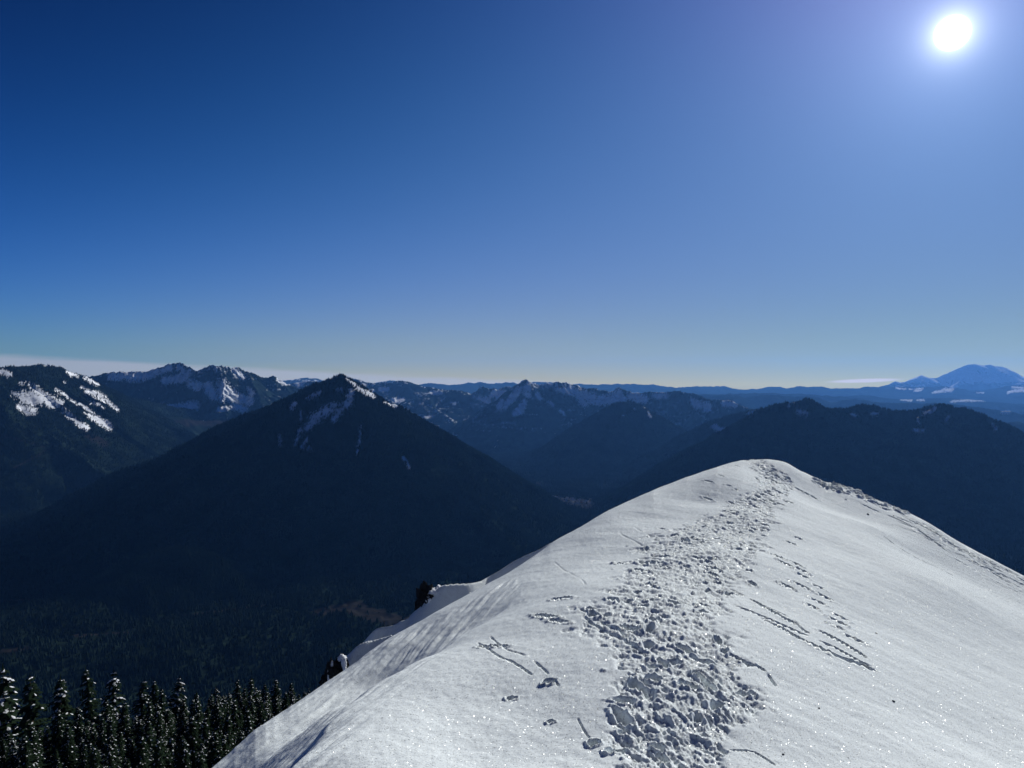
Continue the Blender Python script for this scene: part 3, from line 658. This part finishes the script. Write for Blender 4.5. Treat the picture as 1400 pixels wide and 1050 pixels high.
    # drag marks running down the slope
    for st, wd, dep in [([(1000, 805), (1040, 825), (1080, 845), (1100, 862), (1120, 872)], .035, .05), ([(1010, 830), (1060, 850), (1100, 868), (1140, 885), (1175, 905), (1192, 913)], .045, .07), ([(1025, 818), (1060, 838), (1085, 852)], .06, .10), ([(1046, 848), (1075, 862), (1110, 882)], .05, .07),
                        ([(1090, 872), (1115, 884), (1150, 900), (1190, 915)], .06, .09), ([(1125, 866), (1150, 880), (1180, 897)], .055, .08), ([(672, 872), (690, 886), (720, 898), (745, 918), (765, 940)], .016, .04), ([(655, 880), (680, 895), (700, 905), (730, 925)], .022, .05), ([(790, 985), (800, 1003), (812, 1015)], .014, .03),
                        ([(800, 845), (850, 870), (880, 890)], .035, .05), ([(790, 832), (830, 850), (860, 868)], .03, .04), ([(760, 770), (790, 790), (800, 800)], .02, .02), ([(850, 730), (880, 748), (905, 775)], .02, .03), ([(870, 722), (900, 740), (935, 765)], .018, .02),
                        ([(1210, 735), (1240, 755), (1280, 775), (1300, 785)], .05, .05), ([(1180, 690), (1215, 705), (1250, 722), (1290, 750)], .06, .06), ([(1240, 722), (1270, 738), (1300, 757)], .03, .04), ([(1000, 1024), (1030, 1026), (1060, 1045)], .018, .035), ([(1000, 895), (1020, 905), (1045, 915), (1060, 935)], .03, .05)]:
        w_ = [i2w(*p_) for p_ in st]; w_ = spline(w_, 14)
        for a_, b_ in zip(w_[:-1], w_[1:]):
            L_ = max(np.hypot(*(b_-a_))*1.2, wd*1.3)
            if pn(a_[0]*2.2, a_[1]*2.2, 44) > -.25: stamp(a_[0], a_[1], L_*1.6, wd*random.uniform(.6, 1.0), math.atan2(b_[1]-a_[1], b_[0]-a_[0]), dep*random.uniform(.2, .42), .12)
    # broken crust along the right-hand brink
    for k in range(110):
        u = random.uniform(1112, 1235); vs = np.interp(u, s[:, 0], s[:, 1]); x, y = i2w(u, vs+abs(random.gauss(0, 5))+.6)
        if random.random() < .75: clod(x, y, random.uniform(.04, .13), random.uniform(.015, .05))
        else: stamp(x, y, random.uniform(.15, .3), .09, math.radians(-45), random.uniform(.05, .1), .5)
    for k in range(150):
        u = random.uniform(1235, 1420); vs = np.interp(u, s[:, 0], s[:, 1]); x, y = i2w(u, vs+abs(random.gauss(0, 12))+2)
        stamp(x, y, random.uniform(.2, .5), random.uniform(.03, .06), math.radians(random.gauss(-50, 8)), random.uniform(.015, .035), .3)
    V = np.stack([X, Y, Z], -1).reshape(-1, 3)
    me = raw_mesh('snow_ridge', V, grid_loops(len(rr), len(th)), 4, True)
    o = link('snow_ridge', me, [M_SNOW])
    tag(o, 'snow-covered summit ridge with a trampled footpath', None, None, 'structure')
    # a few dark crumbs lying on the clean snow
    for u, v, s_ in [(1198, 866, .014), (1222, 959, .017), (1120, 967, .010), (1070, 1030, .010), (1222, 706, .03), (1232, 704, .03), (1187, 703, .035)]:
        x, y = i2w(u, v); j = int(np.argmin(np.abs(th-math.atan2(x, y)))); i = int(np.argmin(np.abs(rr-math.hypot(x, y))))
        rock_piece('pebble', (x, y, Z[i, j]+s_*.25), (s_, s_*.8, s_*.6), random.randint(0, 999), None, 'pebble')
    return s

PEB = {0: 'small dark crumb on the clean snow, upper of the two near the right', 1: 'small dark crumb on the clean snow, farthest right', 2: 'tiny dark crumb on clean snow right of the trail edge', 3: 'tiny dark crumb on the snow near the bottom of the trail',
       4: 'dark stone on the right-hand brink of the snow ridge, left one', 5: 'dark stone on the right-hand brink of the snow ridge, right one', 6: 'dark stone on broken crust at the brink of the ridge'}
NP = [0]
def rock_piece(name, loc, size, seed, snowcap, cat, sub=24, rough=.35, parent=None):
    """angular stone: a noisy, plane-cut ellipsoid"""
    rg = np.random.default_rng(seed); nu, nv = sub*2, sub
    a = np.linspace(0, 2*math.pi, nu, endpoint=False); b = np.linspace(.001, math.pi-.001, nv)
    B, A = np.meshgrid(b, a, indexing='ij'); D = np.stack([np.sin(B)*np.cos(A), np.sin(B)*np.sin(A), np.cos(B)], -1)
    r = np.full(B.shape, 9.0)
    for k in range(11):                          # cutting planes make flat facets
        n_ = rg.normal(size=3); n_ /= np.linalg.norm(n_); dd = D@n_
        r = np.minimum(r, np.where(dd > .05, rg.uniform(.7, 1.0)/np.maximum(dd, .05), 9))
    r = np.minimum(r, 1.35)*(1+rough*.25*(fbm(D[..., 0]*3+seed, D[..., 2]*3+D[..., 1]*2, 4, seed)))
    V = (D*r[..., None]*np.array(size)).reshape(-1, 3)
    me = raw_mesh(name, V, grid_loops(nv, nu, True), 4, sub < 10)
    o = link(name, me, [M_ROCK], parent); o.location = loc
    if cat == 'pebble':
        tag(o, PEB[NP[0]], 'pebble', 'dark crumbs lying on the snow'); NP[0] += 1
    return o

# ------------------------------------------------------------------ cornices and outcrops behind the left brink
def build_outcrops():
    M = M_SNOW
    mountain('snow_cornice', [[(590, 850, 20.5), (600, 812, 20.5), (606, 802, 20.5), (613, 798.5, 20.6), (622, 797, 20.7), (635, 797.5, 20.8), (647, 796, 21), (660, 790, 21.3), (679, 779.5, 21.6), (700, 767, 22), (722, 754, 22.3), (745, 743, 22.6), (775, 730, 23), (820, 708, 24)]],
        560, 840, 17.5, 26, -14, .95, jag=.01, jagl=1.0, gully=(.12, 1.2), step=1.0, nrow=130, label='overhanging snow lip behind the left brink', mat=M, seed=171, floor_under=0)
    mountain('snow_cornice', [[(470, 925, 19.6), (474, 905, 19.6), (478, 894, 19.6), (484, 885, 19.6), (494, 880.5, 19.7), (505, 878.5, 19.8), (520, 876, 19.9), (540, 872, 20)], [(486, 900, 21), (492, 884, 21), (500, 872, 21), (508, 864.5, 21), (520, 860, 21), (536, 856, 21), (552, 850, 21), (567, 843.5, 21), (580, 840, 21), (600, 836, 21)]],
        455, 640, 17, 24, -14, 1.0, jag=.02, jagl=.6, gully=(.16, .5), step=.9, nrow=150, label='lower snow bulges beyond the left brink between two dark outcrops', mat=M, seed=181, floor_under=0)
    def outcrop(label, u, v, D, blocks, caps):
        root = bpy.data.objects.new('rock_outcrop', None); COL.objects.link(root)
        root.location = P3(u, v, D); tag(root, label, 'rock outcrop')
        px = D/F
        for k, (du, dv, w, h, dp, sd) in enumerate(blocks):
            rock_piece('rock_face', (du*px, dp, -dv*px), (w*px, w*px*1.1, h*px), sd, None, 'part', 40, 1.0, root)
        for k, (du, dv, w, h, dp, sd) in enumerate(caps):
            o = rock_piece('snow_cap', (du*px, dp, -dv*px), (w*px, w*px*1.1, h*px), sd, None, 'part', 30, .9, root)
            o.data.materials.clear(); o.data.materials.append(M_TSNOW)
            o.data.polygons.foreach_set('use_smooth', np.full(len(o.data.polygons), True))
        return root
    outcrop('dark upright rock with snow-dusted top poking out behind the brink', 591, 826, 20.6,
            [(-8, 2, 13, 22, 0, 5), (6, 6, 13, 18, .05, 8), (-3, 16, 17, 20, .02, 12), (13, -2, 6, 12, .2, 14)], [(2, -17, 11, 5, -.02, 31), (9, -19, 8, 4, .05, 33), (-4, -10, 5, 6, -.22, 36), (6, -8, 5, 4, -.22, 38)])
    outcrop('lower dark snow-streaked rock farther down the left brink', 462, 918, 18.5,
            [(-8, 4, 10, 18, 0, 45), (2, -4, 9, 16, .05, 48), (8, 10, 10, 18, .02, 52), (-14, 14, 8, 12, 0, 54)], [(5, -19, 5, 3, .0, 61), (10, -12, 4, 8, -.12, 63), (-6, -6, 2, 8, -.14, 66), (-11, 4, 1.6, 9, -.14, 67)])

# ------------------------------------------------------------------ conifers
def make_conifer(h, seed, dust):
    rg = np.random.default_rng(seed); V = []; Fc = []; mi = []
    nw = int(h*2.6)
    def tri(a, b, c, m):
        k = len(V); V.extend([a, b, c]); Fc.append((k, k+1, k+2)); mi.append(m)
    for w in range(nw):
        f = (w+rg.uniform(-.3, .3))/nw; z = h*(.06+.93*f); reach = h*.225*(1-f)**.65*rg.uniform(.75, 1.15)+.12
        for b in range(rg.integers(6, 9)):
            a = rg.uniform(0, 6.283); L = reach*rg.uniform(.65, 1.15); droop = -.28*L*rg.uniform(.6, 1.5)+.10*L*f
            d = np.array([math.cos(a), math.sin(a), 0]); n = np.array([-d[1], d[0], 0])
            ns = max(3, int(L/.28))
            for s in range(ns):
                t0 = s/ns; t1 = (s+1.4)/ns; wd = (.36+.22*h/16)*(1-.6*t0)*rg.uniform(.6, 1.2)
                p = np.array([0, 0, z])+d*L*t0+np.array([0, 0, droop*t0*t0]); q = np.array([0, 0, z])+d*L*t1+np.array([0, 0, droop*t1*t1-.05])
                m = 1 if rg.random() < dust*(.4+.9*f) else 0
                for sg in (1, -1):
                    e = p*.4+q*.6+n*sg*wd+np.array([0, 0, -.22*wd*rg.uniform(.3, 2)])
                    tri(p, e, q, 0)
                if m:
                    up = np.array([0, 0, .05]); sc = rg.uniform(.25, .6)
                    tri(p+up, (p*.4+q*.6)+n*wd*sc+up*.7, q+up, 1); tri(p+up, q+up, (p*.4+q*.6)-n*wd*sc+up*.7, 1)
    for k in range(4):
        a = k*1.57; tri(np.array([math.cos(a)*.12, math.sin(a)*.12, h*.95]), np.array([math.cos(a+1.6)*.12, math.sin(a+1.6)*.12, h*.95]), np.array([0, 0, h*1.02]), 0)
    crown = raw_mesh('crown', np.array(V), np.array(Fc), 3, False, None, mi)
    ns = 7; a = np.arange(ns)*2*math.pi/ns; rings = [(0, .018), (.15, .014), (.5, .009), (.97, .002)]
    TV = np.concatenate([np.stack([np.cos(a)*r*h, np.sin(a)*r*h, np.full(ns, z*h)], -1) for z, r in rings])
    trunk = raw_mesh('trunk', TV, grid_loops(len(rings), ns, True), 4, True)
    crown.materials.append(M_NEEDLE); crown.materials.append(M_TSNOW); trunk.materials.append(M_BARK)
    return crown, trunk

def build_trees():
    protos = [make_conifer(h, 900+i, du) for i, (h, du) in enumerate([(17, .10), (15, .17), (14, .07), (18, .08), (12, .24), (16, .05), (13, .12)])]
    hs = [17, 15, 14, 18, 12, 16, 13]
    SKY = [(10, 905, 4, 'leftmost, heavily snow-frosted conifer top against the valley'), (52, 916, 2, 'dark round-shouldered conifer just right of the frosted leftmost one'), (86, 922, 1, 'snow-tipped conifer left of the tallest pair against the valley'), (138, 908, 3, 'tall slender conifer spire left of the frosted broad one'), (158, 914, 4, 'broad frosted conifer beside the tall slender spire'),
           (186, 928, 6, 'short narrow conifer alone in a dip of the treeline'), (212, 928, 5, 'thin conifer spire midway along the treeline'), (232, 925, 4, 'frosted conifer with a bushy top midway along the treeline'), (268, 944, 1, 'low conifer in the lowest dip of the treeline'),
           (300, 936, 0, 'dark conifer just right of the lowest dip of the treeline'), (322, 927, 5, 'dark pointed conifer at the start of the right-hand raised treeline'), (342, 923, 3, 'highest conifer of the dark right-hand group'), (374, 928, 6, 'dark blunt conifer right of the highest one'), (398, 932, 2, 'dark conifer second last before the snow slope'), (424, 938, 0, 'last dark conifer of the treeline, next to the snow slope')]
    spots = []
    for u, v, k, lab in SKY:
        D = 195; h = hs[k]; x = (u-700)/F*D; gz = float(terrain_z(np.array([x]), np.array([float(D)]))[0]); top = (525-v)/F*D
        spots.append((x, D, gz, (top-gz)/h, k, lab))
    rg = np.random.default_rng(77); pts = [(s[0], s[1]) for s in spots]; tries = 0; rest = []
    while len(spots)+len(rest) < 640 and tries < 30000:
        tries += 1
        D = 98+108*rg.random()**.6; u = rg.uniform(-40, 470); x = (u-700)/F*D
        if min((x-a)**2+(D-b)**2 for a, b in pts) < 2.3**2: continue
        k = int(rg.integers(0, 7)); gz = float(terrain_z(np.array([x]), np.array([D]))[0])
        env = np.interp(u, [0, 50, 85, 140, 185, 230, 268, 340, 430, 480], [912, 926, 932, 916, 934, 932, 948, 930, 940, 956])+rg.uniform(-1, 12)
        s = min(rg.uniform(.42, .86), max(.3, ((525-env)/F*D-gz)/hs[k])); pts.append((x, D))
        # individuals: the whole near part and every tree of the top edge
        (spots if (len(spots) < 295 and (D > 188 or D < 158)) else rest).append((x, D, gz, s, k, None))
    V_, F_, M_, n0 = [], [], [], 0
    for x, y, z, s, k, _ in rest:
        me = protos[k][0]; v = np.empty(len(me.vertices)*3, np.float32); me.vertices.foreach_get('co', v); v = v.reshape(-1, 3)
        f = np.empty(len(me.loops), np.int32); me.loops.foreach_get('vertex_index', f); m = np.empty(len(me.polygons), np.int32); me.polygons.foreach_get('material_index', m)
        a = rg.uniform(0, 6.28); c, d = math.cos(a)*s, math.sin(a)*s
        V_.append(np.stack([v[:, 0]*c-v[:, 1]*d+x, v[:, 0]*d+v[:, 1]*c+y, v[:, 2]*s+z-.2], -1)); F_.append(f+n0); M_.append(m); n0 += len(v)
    o = link('forest', raw_mesh('forest', np.concatenate(V_), np.concatenate(F_), 3, False, None, np.concatenate(M_)), [M_NEEDLE, M_TSNOW])
    tag(o, 'middle of the dense snow-dusted conifer stand at the lower left', None, None, 'stuff')
    for n, (x, y, z, s, k, lab) in enumerate(spots):
        root = bpy.data.objects.new('conifer', None); COL.objects.link(root); root.location = (x, y, z-.2)
        wf = .95 if lab else 1.0; root.scale = (wf*s*rg.uniform(.8, 1.15), wf*s*rg.uniform(.8, 1.15), s); root.rotation_euler = (rg.normal()*.035, rg.normal()*.035, rg.uniform(0, 6.28))
        tag(root, lab or 'conifer lightly dusted with snow, deep in the dense stand below the treeline', 'conifer', 'conifers in the stand at the lower left')
        for nm, me in (('trunk', protos[k][1]), ('crown', protos[k][0])):
            c = bpy.data.objects.new(nm, me); COL.objects.link(c); c.parent = root

# ------------------------------------------------------------------ village
def build_village():
    wall = mat_simple('house_wall', (.55, .52, .48), .8, .5, .2); roof = mat_simple('house_roof', (.42, .42, .44), .7, .5, .3)
    W, L, H, R = 5.5, 9, 5, 3.5
    wv = [(-W, -L, 0), (W, -L, 0), (W, L, 0), (-W, L, 0), (-W, -L, H), (W, -L, H), (W, L, H), (-W, L, H), (0, -L, H+R), (0, L, H+R)]
    wm = bpy.data.meshes.new('wall'); wm.from_pydata(wv, [], [(0, 1, 5, 4), (1, 2, 6, 5), (2, 3, 7, 6), (3, 0, 4, 7), (4, 5, 8), (6, 7, 9)]); wm.materials.append(wall)
    o = .7
    rv = [(-W-o, -L-o, H-.4), (0, -L-o, H+R+.15), (0, L+o, H+R+.15), (-W-o, L+o, H-.4), (W+o, -L-o, H-.4), (W+o, L+o, H-.4)]
    rv += [(x, y, z+.35) for x, y, z in rv]
    rm = bpy.data.meshes.new('roof'); rm.from_pydata(rv, [], [(0, 1, 2, 3), (1, 4, 5, 2), (6, 9, 8, 7), (7, 8, 11, 10), (0, 3, 9, 6), (4, 10, 11, 5), (0, 6, 7, 1), (1, 7, 10, 4), (3, 2, 8, 9), (2, 5, 11, 8)]); rm.materials.append(roof)
    rg = np.random.default_rng(5)
    for k in range(85):
        u = rg.uniform(756, 808); D = rg.uniform(6650, 7150)-(u-780)*3
        x = (u-700)/F*D; z = float(terrain_z(np.array([x]), np.array([D]))[0])
        root = bpy.data.objects.new('house', None); COL.objects.link(root); root.location = (x, D, z); root.rotation_euler = (0, 0, rg.choice([.3, 1.87])+rg.normal()*.1)
        s = rg.uniform(.9, 1.7); root.scale = (s, s*rg.uniform(.8, 1.5), s)
        tag(root, 'tiny pale house in the far settlement on the valley floor', 'house', 'houses of the far valley settlement')
        for nm, me in (('wall', wm), ('roof', rm)):
            c = bpy.data.objects.new(nm, me); COL.objects.link(c); c.parent = root

# ------------------------------------------------------------------ sky, sun, air, camera
def build_world():
    w = bpy.data.worlds.new('World'); SC.world = w; w.use_nodes = True
    nt = w.node_tree; L = nt.links; bg = nt.nodes['Background']
    sky = nn(nt, 'ShaderNodeTexSky', sky_type='NISHITA'); sky.sun_disc = False
    sky.sun_elevation = SUN_EL; sky.sun_rotation = SUN_AZ; sky.altitude = 1500
    sky.air_density = 1.0; sky.dust_density = .4; sky.ozone_density = 2.5
    tc = nn(nt, 'ShaderNodeTexCoord'); nrm = nn(nt, 'ShaderNodeVectorMath', operation='NORMALIZE'); L.new(tc.outputs['Generated'], nrm.inputs[0])
    D = nrm.outputs[0]
    # angle from the sun
    dt = nn(nt, 'ShaderNodeVectorMath', operation='DOT_PRODUCT'); L.new(D, dt.inputs[0]); dt.inputs[1].default_value = SUN_DIR
    ang = math_n(nt, 'MULTIPLY', math_n(nt, 'ARCCOSINE', math_n(nt, 'MINIMUM', dt.outputs['Value'], .9999999)), 57.2958)
    # grade the clear sky: each channel times exp(c0 + c1 a + c2 a^2 + c3 e + c4 e^2 + c5 ae + c6 exp(-10e) + c7 exp(-4e)), a = degrees from the sun / 50, e = elevation / 30
    sx = nn(nt, 'ShaderNodeSeparateXYZ'); L.new(D, sx.inputs[0])
    el = math_n(nt, 'MULTIPLY', math_n(nt, 'ARCSINE', sx.outputs[2]), 57.2958)
    az = math_n(nt, 'MULTIPLY', math_n(nt, 'ARCTAN2', sx.outputs[0], sx.outputs[1]), 57.2958)
    a_ = math_n(nt, 'MINIMUM', math_n(nt, 'MULTIPLY', ang, 1/50), 1.3); e_ = math_n(nt, 'MINIMUM', math_n(nt, 'MAXIMUM', math_n(nt, 'MULTIPLY', el, 1/30), 0), 1.2)
    lo = math_n(nt, 'EXPONENT', math_n(nt, 'MULTIPLY', e_, -10)); lo2 = math_n(nt, 'EXPONENT', math_n(nt, 'MULTIPLY', e_, -4))
    terms = [a_, math_n(nt, 'MULTIPLY', a_, a_), e_, math_n(nt, 'MULTIPLY', e_, e_), math_n(nt, 'MULTIPLY', a_, e_), lo, lo2]
    sp = nn(nt, 'ShaderNodeSeparateColor'); L.new(sky.outputs[0], sp.inputs[0]); cb = nn(nt, 'ShaderNodeCombineColor')
    for i in range(3):
        acc = None
        for t_, c_ in zip(terms, SKYFIT[i][1:]):
            acc = math_n(nt, 'MULTIPLY_ADD', t_, c_, SKYFIT[i][0] if acc is None else acc)
        L.new(math_n(nt, 'MULTIPLY', sp.outputs[i], math_n(nt, 'EXPONENT', acc)), cb.inputs[i])
    col = cb.outputs[0]
    def addc(col, fac, rgb):
        vm = nn(nt, 'ShaderNodeVectorMath', operation='SCALE'); vm.inputs[0].default_value = rgb; L.new(fac, vm.inputs['Scale'])
        ad = nn(nt, 'ShaderNodeVectorMath', operation='ADD'); L.new(col, ad.inputs[0]); L.new(vm.outputs[0], ad.inputs[1]); return ad.outputs[0]
    def ex(s): return math_n(nt, 'EXPONENT', math_n(nt, 'MULTIPLY', ang, -1/s))
    k = 1/BGS
    col = addc(col, ex(6.0), tuple(c*k for c in (.045, .10, .26)))
    col = addc(col, ex(.6), tuple(c*k for c in (3.0, 3.1, 3.0)))
    col = addc(col, ex(2.6), tuple(c*k for c in (.22, .26, .28)))
    mr = nn(nt, 'ShaderNodeMapRange', interpolation_type='SMOOTHSTEP'); L.new(ang, mr.inputs[0]); mr.inputs[1].default_value = 1.1; mr.inputs[2].default_value = .4; mr.inputs[3].default_value = 0; mr.inputs[4].default_value = 1
    col = addc(col, mr.outputs[0], tuple(c*k for c in (6, 6, 5.8)))
    # thin bank of cirrus low over the left horizon, a small streak on the right
    cx = nn(nt, 'ShaderNodeCombineXYZ'); L.new(math_n(nt, 'MULTIPLY', az, .09), cx.inputs[0]); L.new(math_n(nt, 'MULTIPLY', el, 1.6), cx.inputs[1])
    no = nn(nt, 'ShaderNodeTexNoise'); no.inputs['Scale'].default_value = 1.6; no.inputs['Detail'].default_value = 5; L.new(cx.outputs[0], no.inputs['Vector'])
    wob = math_n(nt, 'MULTIPLY_ADD', no.outputs['Fac'], .6, -.3)
    top = math_n(nt, 'MULTIPLY_ADD', az, -.044, .30)                # elevation of the bank's upper edge
    f = nn(nt, 'ShaderNodeMapRange', interpolation_type='SMOOTHSTEP'); L.new(math_n(nt, 'SUBTRACT', math_n(nt, 'ADD', top, wob), el), f.inputs[0])
    f.inputs[1].default_value = -.22; f.inputs[2].default_value = .28; f.inputs[3].default_value = 0; f.inputs[4].default_value = .85
    fa = nn(nt, 'ShaderNodeMapRange', interpolation_type='SMOOTHSTEP'); L.new(az, fa.inputs[0]); fa.inputs[1].default_value = 9; fa.inputs[2].default_value = 2; fa.inputs[3].default_value = 0; fa.inputs[4].default_value = 1
    fac = math_n(nt, 'MULTIPLY', f.outputs[0], fa.outputs[0])
    def mixc(col, fac, rgb):
        m = nn(nt, 'ShaderNodeMix', data_type='RGBA'); L.new(fac, m.inputs[0]); L.new(col, m.inputs[6]); m.inputs[7].default_value = tuple(c*k for c in rgb)+(1,); return m.outputs[2]
    col = mixc(col, fac, (.62, .60, .51))
    # right streak
    da = math_n(nt, 'DIVIDE', math_n(nt, 'SUBTRACT', az, 25.5), 2.6); ce = math_n(nt, 'MULTIPLY_ADD', az, .035, -.66)
    de = math_n(nt, 'DIVIDE', math_n(nt, 'SUBTRACT', el, ce), .16)
    rr_ = math_n(nt, 'SQRT', math_n(nt, 'ADD', math_n(nt, 'MULTIPLY', da, da), math_n(nt, 'MULTIPLY', de, de)))
    f2 = nn(nt, 'ShaderNodeMapRange', interpolation_type='SMOOTHSTEP'); L.new(rr_, f2.inputs[0]); f2.inputs[1].default_value = 1.1; f2.inputs[2].default_value = .5; f2.inputs[3].default_value = 0; f2.inputs[4].default_value = .9
    col = mixc(col, f2.outputs[0], (.95, .82, .70))
    L.new(col, bg.inputs['Color']); bg.inputs['Strength'].default_value = BGS
    w.cycles.sampling_method = 'MANUAL'; w.cycles.sample_map_resolution = 1024

BGS = .10
SKYFIT = [(-1.491, 4.44, -2.151, 0.048, 1.448, -6.609, 0.741, -1.895), (-1.744, 2.019, -0.724, 2.082, -0.752, -3.288, 0.657, -0.627), (-1.298, 1.606, -0.27, 1.6, -0.268, -2.675, -0.926, -0.394)]
def build_light():
    l = bpy.data.lights.new('sun', 'SUN'); l.energy = SUNE; l.angle = math.radians(.53); l.color = (1, .985, .92)
    o = bpy.data.objects.new('sun', l); COL.objects.link(o); o.rotation_euler = SUN_DIR.to_track_quat('Z', 'Y').to_euler(); o.location = (40, 60, 60)

HAZE = 1.2e-5
HCOL = (.108, .335, .92)
SUNE = 5.0
def build_haze():
    X0, X1, Y0, Y1, Z0, Z1 = -44000, 44000, -44000, 52000, FLOOR-240, 1700
    v = [(x, y, z) for z in (Z0, Z1) for x, y in ((X0, Y0), (X1, Y0), (X1, Y1), (X0, Y1))]
    me = bpy.data.meshes.new('haze'); me.from_pydata(v, [], [(0, 3, 2, 1), (4, 5, 6, 7), (0, 1, 5, 4), (1, 2, 6, 5), (2, 3, 7, 6), (3, 0, 4, 7)])
    m = bpy.data.materials.new('haze'); m.use_nodes = True; nt = m.node_tree; nt.nodes.remove(nt.nodes['Principled BSDF'])
    pv = nn(nt, 'ShaderNodeVolumePrincipled'); pv.inputs['Color'].default_value = HCOL+(1,); pv.inputs['Density'].default_value = HAZE; pv.inputs['Anisotropy'].default_value = .35
    nt.links.new(pv.outputs[0], nt.nodes['Material Output'].inputs['Volume'])
    me.materials.append(m); o = bpy.data.objects.new('haze', me); COL.objects.link(o)
    tag(o, 'blue air haze over the mountains', None, None, 'stuff')

def build_camera():
    c = bpy.data.cameras.new('camera'); o = bpy.data.objects.new('camera', c); COL.objects.link(o)
    c.sensor_width = 36; c.lens = 36*F/1400; c.clip_start = .05; c.clip_end = 200000
    o.rotation_euler = (math.radians(90), 0, 0); SC.camera = o

import time, sys, os
DBG = []
PARTS = ['snow', 'outcrops', 'mountains', 'terrain', 'trees', 'village', 'haze']
t0 = time.time()
for nm in PARTS:
    globals()['build_'+nm](); print(nm, round(time.time()-t0, 1))
build_world(); build_light(); build_camera()
SC.view_settings.view_transform = 'Standard'; SC.view_settings.look = 'None'
SC.view_settings.exposure = 0; SC.view_settings.gamma = 1
SC.cycles.use_denoising = True
SC.cycles.max_bounces = 6; SC.cycles.diffuse_bounces = 3; SC.cycles.glossy_bounces = 1; SC.cycles.volume_bounces = 0
SC.cycles.sample_clamp_indirect = 5
